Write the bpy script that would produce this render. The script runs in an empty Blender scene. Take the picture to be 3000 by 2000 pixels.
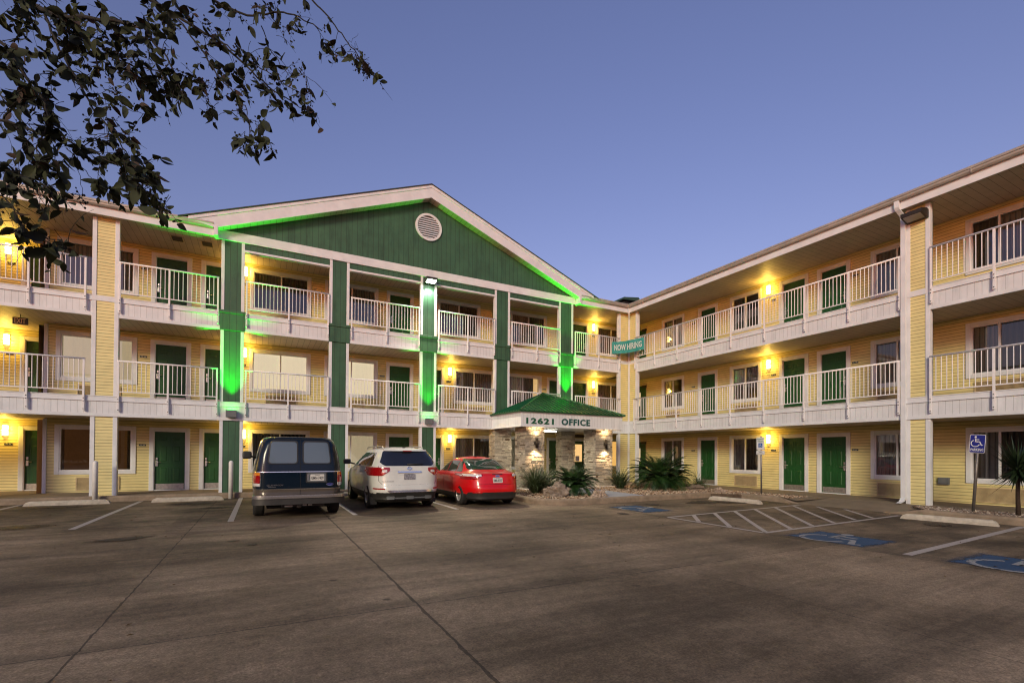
import bpy, bmesh, math, random
import numpy as np
from mathutils import Vector, Matrix, noise
R = math.radians
rnd = random.Random(7)
SC = bpy.context.scene
COL = SC.collection

# ------------------------------------------------------------------ camera
F_PX, CY = 1395.28, 1316.90
YAW, PIT, ROL = 0.48432365, 0.00894589, 0.00668543
CAM = Vector((-16.7853, -18.9779, 1.55))
_d = Vector((math.sin(YAW)*math.cos(PIT), math.cos(YAW)*math.cos(PIT), math.sin(PIT)))
_r0 = Vector((math.cos(YAW), -math.sin(YAW), 0)); _u0 = _r0.cross(_d)
_r = _r0*math.cos(ROL)+_u0*math.sin(ROL); _u = -_r0*math.sin(ROL)+_u0*math.cos(ROL)
cd = bpy.data.cameras.new('camera'); cam = bpy.data.objects.new('camera', cd); COL.objects.link(cam)
cam.matrix_world = Matrix(((_r.x, _u.x, -_d.x, CAM.x), (_r.y, _u.y, -_d.y, CAM.y), (_r.z, _u.z, -_d.z, CAM.z), (0, 0, 0, 1)))
cd.sensor_width = 36; cd.sensor_fit = 'HORIZONTAL'; cd.lens = F_PX*36/3000; cd.shift_y = (CY-1000)/3000
cd.clip_start = 0.05; cd.clip_end = 3000
SC.camera = cam
def at(px, py, dist):
    "world point seen at full-size photo pixel, 'dist' metres in front of the camera"
    return CAM + (_d + _r*((px-1500)/F_PX) - _u*((py-CY)/F_PX))*dist

# ------------------------------------------------------------------ world, sun, exposure
w = bpy.data.worlds.new('World'); SC.world = w; w.use_nodes = True
nt = w.node_tree; nt.nodes.clear()
out = nt.nodes.new('ShaderNodeOutputWorld'); bg = nt.nodes.new('ShaderNodeBackground')
sky = nt.nodes.new('ShaderNodeTexSky'); sky.sky_type = 'NISHITA'; sky.sun_disc = False
SUN_DIR = Vector((-1.20, -1.20, .62)).normalized()          # towards the low warm light
sky.sun_elevation = R(2.0); sky.sun_rotation = math.atan2(SUN_DIR.x, SUN_DIR.y)
sky.air_density = 1.0; sky.dust_density = 0.6; sky.ozone_density = 3.0; sky.altitude = 0
tint = nt.nodes.new('ShaderNodeMix'); tint.data_type = 'RGBA'; tint.blend_type = 'MULTIPLY'; tint.inputs[0].default_value = 1
tint.inputs[7].default_value = (1.74, .905, .94, 1)
nt.links.new(sky.outputs[0], tint.inputs[6]); nt.links.new(tint.outputs[2], bg.inputs[0])
nt.links.new(bg.outputs[0], out.inputs[0])
bg.inputs[1].default_value = 0.12
sl = bpy.data.lights.new('sun', 'SUN'); sun = bpy.data.objects.new('sun', sl); COL.objects.link(sun)
sun.rotation_euler = SUN_DIR.to_track_quat('Z', 'Y').to_euler()
sl.energy = 0.56; sl.angle = R(14.0); sl.color = (1.0, .90, .64)
SC.view_settings.view_transform = 'Standard'; SC.view_settings.look = 'None'
SC.view_settings.exposure = 2.1; LK = .46; SC.view_settings.gamma = 1.0
SC.cycles.use_denoising = True; SC.cycles.filter_width = 1.15
SC.cycles.max_bounces = 6; SC.cycles.transparent_max_bounces = 12
SC.cycles.sample_clamp_indirect = 4.0; SC.cycles.caustics_reflective = False; SC.cycles.caustics_refractive = False

# ------------------------------------------------------------------ materials
def nmat(name):
    m = bpy.data.materials.new(name); m.use_nodes = True
    return m, m.node_tree, m.node_tree.nodes['Principled BSDF']
class NB:
    "tiny node builder"
    def __init__(s, nt): s.nt = nt
    def math(s, op, a, b=None, c=None, clamp=False):
        n = s.nt.nodes.new('ShaderNodeMath'); n.operation = op; n.use_clamp = clamp
        for i, v in enumerate((a, b, c)):
            if v is None: continue
            if isinstance(v, (int, float)): n.inputs[i].default_value = v
            else: s.nt.links.new(v, n.inputs[i])
        return n.outputs[0]
    def coord(s, kind='Object'):
        n = s.nt.nodes.new('ShaderNodeTexCoord'); return n.outputs[kind]
    def sep(s, v):
        n = s.nt.nodes.new('ShaderNodeSeparateXYZ'); s.nt.links.new(v, n.inputs[0]); return n.outputs
    def noise(s, v, scale, detail=3, rough=.55, stretch=None, dist=0):
        if stretch:
            mp = s.nt.nodes.new('ShaderNodeMapping'); mp.inputs['Scale'].default_value = stretch
            s.nt.links.new(v, mp.inputs[0]); v = mp.outputs[0]
        n = s.nt.nodes.new('ShaderNodeTexNoise'); n.inputs['Scale'].default_value = scale
        n.inputs['Detail'].default_value = detail; n.inputs['Roughness'].default_value = rough
        n.inputs['Distortion'].default_value = dist
        s.nt.links.new(v, n.inputs['Vector']); return n.outputs[0]
    def ramp(s, f, stops):
        n = s.nt.nodes.new('ShaderNodeValToRGB'); cr = n.color_ramp
        while len(cr.elements) < len(stops): cr.elements.new(.5)
        for e, (p, c) in zip(cr.elements, stops):
            e.position = p; e.color = (c, c, c, 1) if isinstance(c, (int, float)) else (*c, 1)
        s.nt.links.new(f, n.inputs[0]); return n.outputs[0]
    def mix(s, f, a, b, mode='MIX'):
        n = s.nt.nodes.new('ShaderNodeMix'); n.data_type = 'RGBA'; n.blend_type = mode
        for i, v in ((0, f), (6, a), (7, b)):
            if isinstance(v, (int, float)): n.inputs[i].default_value = v if i == 0 else (v, v, v, 1)
            elif isinstance(v, tuple): n.inputs[i].default_value = (*v, 1)
            else: s.nt.links.new(v, n.inputs[i])
        return n.outputs[2]
    def bump(s, h, bsdf, strength=.4, dist=.01):
        n = s.nt.nodes.new('ShaderNodeBump'); n.inputs['Strength'].default_value = strength
        n.inputs['Distance'].default_value = dist
        s.nt.links.new(h, n.inputs['Height']); s.nt.links.new(n.outputs[0], bsdf.inputs['Normal'])
M = {}
def plain(name, col, rough=.6, metal=0., var=.12, nscale=6., spec=.5, coat=0., bump=0., emit=None, es=1., stretch=None):
    m, nt, b = nmat(name); nb = NB(nt)
    b.inputs['Roughness'].default_value = rough; b.inputs['Metallic'].default_value = metal
    b.inputs['Specular IOR Level'].default_value = spec
    if coat: b.inputs['Coat Weight'].default_value = coat; b.inputs['Coat Roughness'].default_value = .03
    if var:
        n = nb.noise(nb.coord(), nscale, 4, .6, stretch)
        c = nb.mix(1., col, nb.ramp(n, [(.25, 1-var), (.75, 1+var*.5)]), 'MULTIPLY')
        nt.links.new(c, b.inputs['Base Color'])
        if bump: nb.bump(n, b, .5, bump)
    else: b.inputs['Base Color'].default_value = (*col, 1)
    if emit: b.inputs['Emission Color'].default_value = (*emit, 1); b.inputs['Emission Strength'].default_value = es*LK
    M[name] = m; return m
WHITE = (.685, .70, .735)
plain('white_trim', WHITE, .5, var=.14, nscale=2.5)
plain('white_rail', (.76, .75, .77), .4, var=.1, nscale=9)
plain('door_green', (.007, .072, .012), .5, var=.2, nscale=3)
plain('steel', (.55, .53, .5), .35, 1.0, var=.2, nscale=12)
plain('kick_steel', (.5, .46, .42), .4, .8, var=.35, nscale=14)
plain('dark_metal', (.035, .028, .022), .45, .3, var=.2)
plain('grey_metal', (.16, .17, .18), .5, .2, var=.15)
plain('gutter', (.42, .38, .33), .4, .2, var=.25, nscale=3)
plain('shingle', (.045, .042, .045), .9, var=.4, nscale=25, bump=.01)
plain('room_wall', (.30, .25, .18), .9, var=.15, nscale=1.5)
plain('ac_back', (.24, .18, .10), .8)
plain('vent_brown', (.06, .045, .035), .7)
plain('black_rubber', (.016, .015, .014), .8, var=.3, nscale=20)
plain('black_plastic', (.022, .021, .02), .55, var=.2)
plain('chrome', (.9, .9, .9), .16, 1.0, var=.05)
plain('alloy', (.62, .62, .62), .35, .7, var=.1)
plain('bumper_grey', (.05, .047, .045), .45, .3, var=.25)
plain('under_black', (.01, .01, .01), .9, var=0)
plain('red_lens', (.26, .004, .006), .12, var=.25, nscale=40, coat=1, emit=(1, .02, .02), es=.02)
plain('clear_lens', (.7, .66, .66), .12, var=.3, nscale=60, coat=1)
plain('amber_lens', (.7, .22, .02), .15, var=.2, nscale=40, coat=1)
plain('plate_white', (.62, .60, .56), .4, var=.08)
plain('ink_black', (.02, .02, .025), .6, var=0)
plain('letter_green', (.008, .09, .045), .5, var=.1)
plain('letter_teal', (.01, .08, .075), .5, var=.1)
plain('sign_blue', (.012, .02, .22), .35, var=.1)
plain('sign_white', (.72, .72, .74), .35, var=.08)
plain('sign_symbol_blue', (.01, .10, .38), .35, var=.1)
plain('banner_teal', (.0, .22, .20), .6, var=.15)
plain('banner_white', (.75, .78, .78), .6, var=.05)
plain('room_sign_green', (.012, .03, .022), .4, var=.1)
plain('exit_plate', (.05, .045, .035), .6, var=.1)
plain('exit_letter', (.75, .55, .28), .5, var=.05)
plain('bark', (.022, .016, .012), .9, var=.4, nscale=30, bump=.01)
plain('sago_trunk', (.05, .03, .02), .95, var=.6, nscale=40, bump=.03)
plain('seed', (.014, .008, .008), .8, var=.3, nscale=40)
plain('stain', (.05, .035, .025), .7, var=.2)
plain('path_concrete', (.30, .31, .35), .8, var=.12, nscale=5)
plain('sidewalk_concrete', (.21, .165, .115), .85, var=.3, nscale=1.7, bump=.004)
plain('kerb_concrete', (.27, .205, .145), .85, var=.4, nscale=3.5, bump=.006)
plain('stop_concrete', (.46, .41, .34), .85, var=.35, nscale=7, bump=.01)
plain('bollard_white', (.70, .68, .67), .5, var=.15, nscale=5)
plain('roof_metal_green', (.010, .085, .028), .32, .35, var=.2, nscale=1.6)
plain('fluorescent', (1, 1, 1), .5, var=0, emit=(1, .93, .72), es=9)
plain('lamp_glass', (.9, .8, .6), .5, var=0, emit=(1, .68, .25), es=7)
plain('flood_glass_lit', (1, 1, 1), .4, var=0, emit=(.85, 1, .85), es=16)
plain('flood_glass', (.32, .28, .25), .25, var=.2)
plain('green_lens', (.1, .8, .2), .4, var=0, emit=(.05, 1, .12), es=3)
plain('warm_bulb', (1, .8, .5), .4, var=0, emit=(1, .75, .4), es=30)
plain('rock_grey', (.26, .20, .155), .9, var=.7, nscale=7, bump=.04)
plain('rock_brown', (.12, .055, .03), .9, var=.7, nscale=18, bump=.03)
plain('rock_pale', (.42, .32, .25), .9, var=.8, nscale=22, bump=.03)
plain('xmas_green', (.02, .2, .16), .6, var=.4, nscale=30, emit=(.05, .8, .6), es=.35)
plain('lobby_wall_glow', (.55, .40, .16), .8, var=.1, emit=(1, .62, .2), es=.35)  # walls glow themselves, in place of lamplight in the lobby
plain('room_open_glow', (.30, .18, .09), .9, var=.5, nscale=1.2, emit=(1, .42, .15), es=.022)  # dim emission on the walls stands in for a lit room
plain('bed_soil', (.09, .06, .04), .95, var=.5, nscale=9)

def siding():
    m, nt, b = nmat('yellow_siding'); nb = NB(nt)
    o = nb.coord(); x, y, z = nb.sep(o)
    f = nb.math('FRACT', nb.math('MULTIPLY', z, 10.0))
    line = nb.ramp(f, [(0., .30), (.10, .42), (.17, 1.), (1., 1.)])  # shadow line under each lap, painted into the colour
    n = nb.noise(o, 1.3, 4, .6); n2 = nb.noise(o, 30, 2, .5, (.15, .15, 1))
    base = nb.mix(1., (.72, .62, .285), nb.ramp(n, [(.3, .86), (.7, 1.06)]), 'MULTIPLY')
    base = nb.mix(1., base, nb.ramp(n2, [(.3, .95), (.7, 1.03)]), 'MULTIPLY')
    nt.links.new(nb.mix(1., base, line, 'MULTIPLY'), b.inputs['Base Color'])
    h = nb.math('SUBTRACT', 1., f); nb.bump(h, b, .8, .012)
    b.inputs['Roughness'].default_value = .5
    M['yellow_siding'] = m
siding()
def boards(name, col, axis, spacing, dark=.55, rough=.55, wd=.06, var=.12):
    m, nt, b = nmat(name); nb = NB(nt)
    o = nb.coord(); s = nb.sep(o)[axis]
    f = nb.math('FRACT', nb.math('DIVIDE', s, spacing))
    line = nb.ramp(f, [(0., dark), (wd*.7, dark), (wd, 1.), (1., 1.)])
    n = nb.noise(o, 1.1, 5, .65)
    base = nb.mix(1., col, nb.ramp(n, [(.3, 1-var), (.7, 1+var*.4)]), 'MULTIPLY')
    stk = nb.noise(o, 2.5, 5, .7, (1.6, 1.6, .22)); base = nb.mix(1., base, nb.ramp(stk, [(.30, 1-var*1.3), (.5, 1.), (.8, 1.02)]), 'MULTIPLY')
    nt.links.new(nb.mix(1., base, line, 'MULTIPLY'), b.inputs['Base Color'])
    nb.bump(line, b, .5, .006); b.inputs['Roughness'].default_value = rough
    M[name] = m
boards('white_panelling', WHITE, 0, .15, .62, wd=.07)
boards('soffit_boards', (.55, .46, .37), 0, .2, .35, wd=.07)
boards('gable_green', (.042, .115, .060), 0, .2, .55, wd=.12, var=.28)
boards('curtain_folds', (.66, .62, .52), 0, .11, .6, .9, wd=.4)
boards('curtain_dark', (.22, .19, .14), 0, .14, .6, .9, wd=.4)
def lit_curtain(name, col, s):
    boards(name, (.8, .74, .58), 0, .5, .97, .9, wd=.04)
    b = M[name].node_tree.nodes['Principled BSDF']
    b.inputs['Emission Color'].default_value = (*col, 1); b.inputs['Emission Strength'].default_value = s*LK
lit_curtain('curtain_lit', (1., .80, .50), .5)
lit_curtain('curtain_half_lit', (1., .78, .48), .26)
lit_curtain('room_lit', (1., .60, .22), .45)
def glass():
    m, nt, b = nmat('window_glass'); nt.nodes.remove(b)
    o = nt.nodes['Material Output']; mx = nt.nodes.new('ShaderNodeMixShader')
    fr = nt.nodes.new('ShaderNodeFresnel'); fr.inputs[0].default_value = 1.55
    t = nt.nodes.new('ShaderNodeBsdfTransparent'); t.inputs[0].default_value = (.72, .74, .72, 1)
    g = nt.nodes.new('ShaderNodeBsdfGlossy'); g.inputs['Roughness'].default_value = .02
    nb = NB(nt); f = nb.math('MULTIPLY_ADD', fr.outputs[0], 1.3, .06, True)
    nt.links.new(f, mx.inputs[0]); nt.links.new(t.outputs[0], mx.inputs[1]); nt.links.new(g.outputs[0], mx.inputs[2])
    nt.links.new(mx.outputs[0], o.inputs[0]); M['window_glass'] = m
glass()
def dark_glass(name, col, rough=.03):
    m, nt, b = nmat(name); b.inputs['Base Color'].default_value = (*col, 1)
    b.inputs['Roughness'].default_value = rough; b.inputs['Specular IOR Level'].default_value = .9
    b.inputs['Coat Weight'].default_value = .6; b.inputs['Coat Roughness'].default_value = .01
    M[name] = m
dark_glass('car_glass', (.012, .014, .02)); dark_glass('van_glass', (.10, .13, .15), .05)
dark_glass('sedan_glass', (.02, .04, .035))
def paint(name, col, rough=.28, flake=.0, metal=0.):
    m, nt, b = nmat(name); nb = NB(nt); o = nb.coord()
    n = nb.noise(o, 2.5, 4, .6)
    nt.links.new(nb.mix(1., col, nb.ramp(n, [(.3, .9), (.7, 1.05)]), 'MULTIPLY'), b.inputs['Base Color'])
    b.inputs['Roughness'].default_value = rough; b.inputs['Metallic'].default_value = metal
    b.inputs['Coat Weight'].default_value = .55; b.inputs['Coat Roughness'].default_value = .05
    M[name] = m
paint('paint_red', (.62, .003, .006)); paint('paint_white', (.64, .64, .61), .33); paint('paint_blue', (.002, .009, .020), .22); M['paint_blue'].node_tree.nodes['Principled BSDF'].inputs['Specular IOR Level'].default_value = .25; M['paint_blue'].node_tree.nodes['Principled BSDF'].inputs['Coat Weight'].default_value = .35
paint('paint_tan', (.13, .105, .085), .35, metal=.4)
def leafmat(name, c1, c2, rough=.5, scale=3., trans=0.):
    m, nt, b = nmat(name); nb = NB(nt); n = nb.noise(nb.coord(), scale, 3, .7)
    nt.links.new(nb.mix(nb.ramp(n, [(.35, 0.), (.65, 1.)]), c1, c2), b.inputs['Base Color'])
    b.inputs['Roughness'].default_value = rough; M[name] = m
leafmat('sago_leaf', (.008, .026, .008), (.028, .075, .014), .4, 2.5)
leafmat('grass_leaf', (.02, .045, .014), (.09, .12, .05), .45, 6.)
leafmat('yucca_leaf', (.012, .025, .012), (.03, .05, .02), .4, 5.)
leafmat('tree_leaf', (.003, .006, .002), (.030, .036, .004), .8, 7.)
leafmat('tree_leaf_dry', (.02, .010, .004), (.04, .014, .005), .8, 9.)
def stone():
    m, nt, b = nmat('ledge_stone'); nb = NB(nt)
    a = nt.nodes.new('ShaderNodeVertexColor'); a.layer_name = 'Col'
    n = nb.noise(nb.coord(), 22, 5, .7)
    nt.links.new(nb.mix(1., a.outputs[0], nb.ramp(n, [(.25, .6), (.75, 1.15)]), 'MULTIPLY'), b.inputs['Base Color'])
    nb.bump(n, b, .9, .03); b.inputs['Roughness'].default_value = .9; M['ledge_stone'] = m
stone()
def gravelmat():
    m, nt, b = nmat('gravel_chips'); nb = NB(nt)
    a = nt.nodes.new('ShaderNodeVertexColor'); a.layer_name = 'Col'
    nt.links.new(a.outputs[0], b.inputs['Base Color']); b.inputs['Roughness'].default_value = .9; M['gravel_chips'] = m
gravelmat()
def lot():
    m, nt, b = nmat('lot_concrete'); nb = NB(nt); o = nb.coord(); x, y, z = nb.sep(o)
    big = nb.noise(o, .35, 5, .62); mid = nb.noise(o, 1.6, 5, .65, (.35, 1.3, 1)); fine = nb.noise(o, 55, 3, .7); vf = nb.noise(o, 9, 4, .7)
    streak = nb.noise(o, 1.0, 4, .6, (.18, 1.6, 1), .6)
    c = nb.mix(nb.ramp(big, [(.38, 0.), (.62, 1.)]), (.128, .092, .056), (.305, .226, .148))
    c = nb.mix(1., c, nb.ramp(mid, [(.3, .80), (.7, 1.12)]), 'MULTIPLY')
    c = nb.mix(1., c, nb.ramp(streak, [(.3, .62), (.55, 1.04), (.8, 1.18)]), 'MULTIPLY')
    c = nb.mix(1., c, nb.ramp(vf, [(.3, .74), (.68, 1.18)]), 'MULTIPLY')
    c = nb.mix(1., c, nb.ramp(fine, [(.3, .58), (.7, 1.36)]), 'MULTIPLY')
    c = nb.mix(1., c, nb.ramp(nb.noise(o, 24, 5, .75), [(.32, .72), (.66, 1.22)]), 'MULTIPLY')
    tr = nb.noise(o, .8, 2, .5, (.09, 2.6, 1), 1.2)
    c = nb.mix(1., c, nb.ramp(tr, [(.40, .86), (.47, 1.), (.60, 1.), (.68, 1.1)]), 'MULTIPLY')
    v3 = nt.nodes.new('ShaderNodeTexVoronoi'); v3.inputs['Scale'].default_value = 2.4; nt.links.new(o, v3.inputs['Vector'])
    sp3 = nb.math('ADD', v3.outputs['Distance'], nb.math('MULTIPLY', nb.noise(o, 30, 2), .05))
    pick = nb.math('GREATER_THAN', nb.noise(o, 1.3, 3), .52)
    c = nb.mix(pick, c, nb.mix(1., c, nb.ramp(sp3, [(.05, .45), (.075, 1.)]), 'MULTIPLY'))
    # small dark oil spots
    v = nt.nodes.new('ShaderNodeTexVoronoi'); v.inputs['Scale'].default_value = .85; v.inputs['Randomness'].default_value = 1
    wob = o
    nt.links.new(wob, v.inputs['Vector'])
    sp = nb.math('ADD', v.outputs['Distance'], nb.math('MULTIPLY', nb.noise(o, 14, 2), .05))
    c = nb.mix(1., c, nb.ramp(sp, [(.045, .35), (.075, 1.)]), 'MULTIPLY')
    # darker, stained zone in the parking bays
    st = nb.noise(o, .9, 4, .7)
    bay1 = nb.math('MULTIPLY', nb.math('GREATER_THAN', y, -6.75), nb.math('LESS_THAN', x, -9.3))
    bay2 = nb.math('MULTIPLY', nb.math('GREATER_THAN', x, -7.92), nb.math('LESS_THAN', y, -6.9))
    bay = nb.math('ADD', bay1, bay2, None, True)
    c = nb.mix(bay, c, nb.mix(1., c, nb.ramp(st, [(.35, .42), (.6, .88)]), 'MULTIPLY'))
    # joints
    wv = nb.math('MULTIPLY', nb.math('SUBTRACT', nb.noise(o, 3.0, 6, .7), .5), .065)
    wid = nb.math('MULTIPLY_ADD', nb.noise(o, 3., 2), .02, .0)
    tot = None
    for ax, p0, wd in ((x, -18.03, 1.0), (x, -15.35, 1.7), (x, -11.68, .5), (x, -7.93, 1.1), (x, -21.9, .8), (y, -14.2, .8), (y, -6.78, .55), (x, -4.2, .0), (y, -21.5, 1.), (x, -1.7, .4)):
        if wd == 0: continue
        dd = nb.math('ABSOLUTE', nb.math('ADD', nb.math('SUBTRACT', ax, p0), wv))
        l = nb.math('LESS_THAN', dd, nb.math('MULTIPLY', wid, wd*.9))
        tot = l if tot is None else nb.math('MAXIMUM', tot, l)
    c = nb.mix(nb.math('MULTIPLY', tot, .72), c, (.012, .010, .008))
    nt.links.new(c, b.inputs['Base Color']); b.inputs['Roughness'].default_value = .82
    h = nb.math('SUBTRACT', nb.math('MULTIPLY', fine, .35), tot); nb.bump(h, b, .35, .008)
    b.inputs['Specular IOR Level'].default_value = .35
    M['lot_concrete'] = m
lot()
def worn(name, col, thr=.42, edge=.12):
    m, nt, b = nmat(name); nb = NB(nt); o = nb.coord()
    o2 = nt.nodes['Material Output']; mx = nt.nodes.new('ShaderNodeMixShader'); t = nt.nodes.new('ShaderNodeBsdfTransparent')
    n = nb.noise(o, 9, 6, .75); n2 = nb.noise(o, 1.5, 3, .6)
    f = nb.math('ADD', n, nb.math('MULTIPLY', nb.math('SUBTRACT', n2, .5), .5))
    nt.links.new(nb.ramp(f, [(thr-edge, 0.), (thr, 1.)]), mx.inputs[0])
    nt.links.new(t.outputs[0], mx.inputs[1]); nt.links.new(b.outputs[0], mx.inputs[2]); nt.links.new(mx.outputs[0], o2.inputs[0])
    nt.links.new(nb.mix(1., col, nb.ramp(nb.noise(o, 25, 4, .7), [(.3, .7), (.7, 1.1)]), 'MULTIPLY'), b.inputs['Base Color'])
    b.inputs['Roughness'].default_value = .7; M[name] = m
worn('line_paint', (.42, .38, .36), .34, .1); worn('symbol_paint', (.30, .31, .32), .46, .12)

def soft(name, col, k, rough, w=.35):
    m, nt, b = nmat(name); nb = NB(nt); g = nb.coord('Generated'); o = nb.coord(); x, y, z = nb.sep(g)
    o2 = nt.nodes['Material Output']; mx = nt.nodes.new('ShaderNodeMixShader'); t = nt.nodes.new('ShaderNodeBsdfTransparent')
    n = nb.noise(o, 7, 5, .7)
    if k == 'round':
        r2 = nb.math('ADD', nb.math('POWER', nb.math('SUBTRACT', x, .5), 2.), nb.math('POWER', nb.math('SUBTRACT', y, .5), 2.))
        e = nb.math('SUBTRACT', 1., nb.math('MULTIPLY', nb.math('SQRT', r2), 2.))
        f = nb.math('ADD', e, nb.math('MULTIPLY', nb.math('SUBTRACT', n, .55), 1.6)); st = [(.0, 0.), (.45, .8)]
    else:
        e = nb.math('MINIMUM', nb.math('MINIMUM', x, nb.math('SUBTRACT', 1., x)), nb.math('MINIMUM', y, nb.math('SUBTRACT', 1., y)))
        f = nb.math('ADD', nb.math('MULTIPLY', e, 6.), nb.math('MULTIPLY', nb.math('SUBTRACT', n, .55), 1.5)); st = [(.0, 0.), (.55, .96)]
    nt.links.new(nb.ramp(f, st), mx.inputs[0]); nt.links.new(t.outputs[0], mx.inputs[1]); nt.links.new(b.outputs[0], mx.inputs[2]); nt.links.new(mx.outputs[0], o2.inputs[0])
    nt.links.new(nb.mix(1., col, nb.ramp(nb.noise(o, 22, 4, .7), [(.3, .65), (.7, 1.15)]), 'MULTIPLY'), b.inputs['Base Color']); b.inputs['Roughness'].default_value = rough; M[name] = m
soft('blue_paint', (.008, .060, .15), 'box', .7)
# ------------------------------------------------------------------ mesh helpers
class MB:
    def __init__(s): s.v = []; s.f = []; s.m = []; s.c = []; s.sm = []
    def add(s, vs, fs, mi=0, col=None, smooth=False):
        b = len(s.v); s.v += [tuple(v) for v in vs]
        for f in fs: s.f.append(tuple(i+b for i in f)); s.m.append(mi); s.c.append(col); s.sm.append(smooth)
    def box(s, x0, x1, y0, y1, z0, z1, mi=0, col=None):
        s.add([(x0,y0,z0),(x1,y0,z0),(x1,y1,z0),(x0,y1,z0),(x0,y0,z1),(x1,y0,z1),(x1,y1,z1),(x0,y1,z1)],
              [(0,3,2,1),(4,5,6,7),(0,1,5,4),(1,2,6,5),(2,3,7,6),(3,0,4,7)], mi, col)
    def bbox(s, x0, x1, y0, y1, z0, z1, bv=.01, mi=0):
        "box with chamfered edges"
        bm = bmesh.new(); r = bmesh.ops.create_cube(bm, size=1)
        for v in bm.verts: v.co = Vector(((x0+x1)/2+v.co.x*(x1-x0), (y0+y1)/2+v.co.y*(y1-y0), (z0+z1)/2+v.co.z*(z1-z0)))
        bmesh.ops.bevel(bm, geom=bm.edges[:], offset=bv, segments=2, affect='EDGES', profile=.6)
        bm.verts.ensure_lookup_table()
        for i, v in enumerate(bm.verts): v.index = i
        s.add([v.co for v in bm.verts], [[v.index for v in f.verts] for f in bm.faces], mi); bm.free()
    def quad(s, a, b, c, d, mi=0, col=None): s.add([a, b, c, d], [(0, 1, 2, 3)], mi, col)
    def prism(s, poly, axis, a, b, mi=0):
        "extrude a 2-D polygon along axis (0,1,2)"
        n = len(poly)
        def P(p, t):
            if axis == 0: return (t, p[0], p[1])
            if axis == 1: return (p[0], t, p[1])
            return (p[0], p[1], t)
        s.add([P(p, a) for p in poly]+[P(p, b) for p in poly],
              [tuple(range(n))[::-1], tuple(range(n, 2*n))]+[(i, (i+1) % n, n+(i+1) % n, n+i) for i in range(n)], mi)
    def tube(s, pts, r, n=8, mi=0, caps=True, smooth=True):
        pts = [Vector(p) for p in pts]; rs = r if isinstance(r, (list, tuple)) else [r]*len(pts)
        rings = []; up = None
        for i, p in enumerate(pts):
            t = (pts[min(i+1, len(pts)-1)]-pts[max(i-1, 0)]).normalized()
            if up is None: up = Vector((0, 0, 1)) if abs(t.z) < .9 else Vector((1, 0, 0))
            a = t.cross(up)
            if a.length < 1e-5: a = t.cross(Vector((0, 1, 0)))
            a.normalize(); b2 = a.cross(t).normalized(); up = b2
            rings.append([p+(a*math.cos(2*math.pi*k/n)+b2*math.sin(2*math.pi*k/n))*rs[i] for k in range(n)])
        vs = [v for q in rings for v in q]; fs = []
        for i in range(len(rings)-1):
            for k in range(n): fs.append((i*n+k, i*n+(k+1) % n, (i+1)*n+(k+1) % n, (i+1)*n+k))
        if caps: fs.append(tuple(range(n))[::-1]); fs.append(tuple(range((len(rings)-1)*n, len(rings)*n)))
        s.add(vs, fs, mi, None, smooth)
    def lathe(s, prof, n=32, axis=2, mi=0, center=(0, 0, 0), smooth=True):
        vs = []
        for (r, h) in prof:
            for k in range(n):
                a = 2*math.pi*k/n; p = [r*math.cos(a), r*math.sin(a), h]
                if axis == 0: p = [h, p[0], p[1]]
                if axis == 1: p = [p[0], h, p[1]]
                vs.append((p[0]+center[0], p[1]+center[1], p[2]+center[2]))
        fs = [(i*n+k, i*n+(k+1) % n, (i+1)*n+(k+1) % n, (i+1)*n+k) for i in range(len(prof)-1) for k in range(n)]
        s.add(vs, fs, mi, None, smooth)
    def mesh(s, name, mats):
        me = bpy.data.meshes.new(name); me.from_pydata(s.v, [], s.f); me.update()
        for m in (mats if isinstance(mats, (list, tuple)) else [mats]): me.materials.append(M[m])
        me.polygons.foreach_set('material_index', s.m)
        me.polygons.foreach_set('use_smooth', s.sm)
        if any(c is not None for c in s.c):
            ca = me.color_attributes.new('Col', 'FLOAT_COLOR', 'CORNER'); arr = []
            for p in me.polygons: arr += list(s.c[p.index] or (.5, .5, .5))[:3]+[1.] if False else []
            arr = np.ones((len(me.loops), 4), dtype=np.float32)
            for p in me.polygons:
                cc = s.c[p.index] or (.5, .5, .5); arr[p.loop_start:p.loop_start+p.loop_total, :3] = cc
            ca.data.foreach_set('color', arr.ravel())
        return me
    def obj(s, name, mats, parent=None, recalc=True):
        me = s.mesh(name, mats)
        if recalc:
            bm = bmesh.new(); bm.from_mesh(me); bmesh.ops.recalc_face_normals(bm, faces=bm.faces[:]); bm.to_mesh(me); bm.free()
        return link(name, me, parent)
def link(name, me, parent=None, loc=None, rz=None):
    o = bpy.data.objects.new(name, me); COL.objects.link(o)
    if parent: o.parent = parent
    if loc is not None: o.location = loc
    if rz is not None: o.rotation_euler = (0, 0, rz)
    return o
def empty(name, loc=(0, 0, 0), rz=0, parent=None):
    o = link(name, None, parent, loc, rz); o.empty_display_size = .2; return o
def tag(o, label, cat, group=None):
    o['label'] = label; o['category'] = cat
    if group: o['group'] = group
    return o
def struct(o, kind='structure'): o['kind'] = kind; return o
FONT_CACHE = {}
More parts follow.
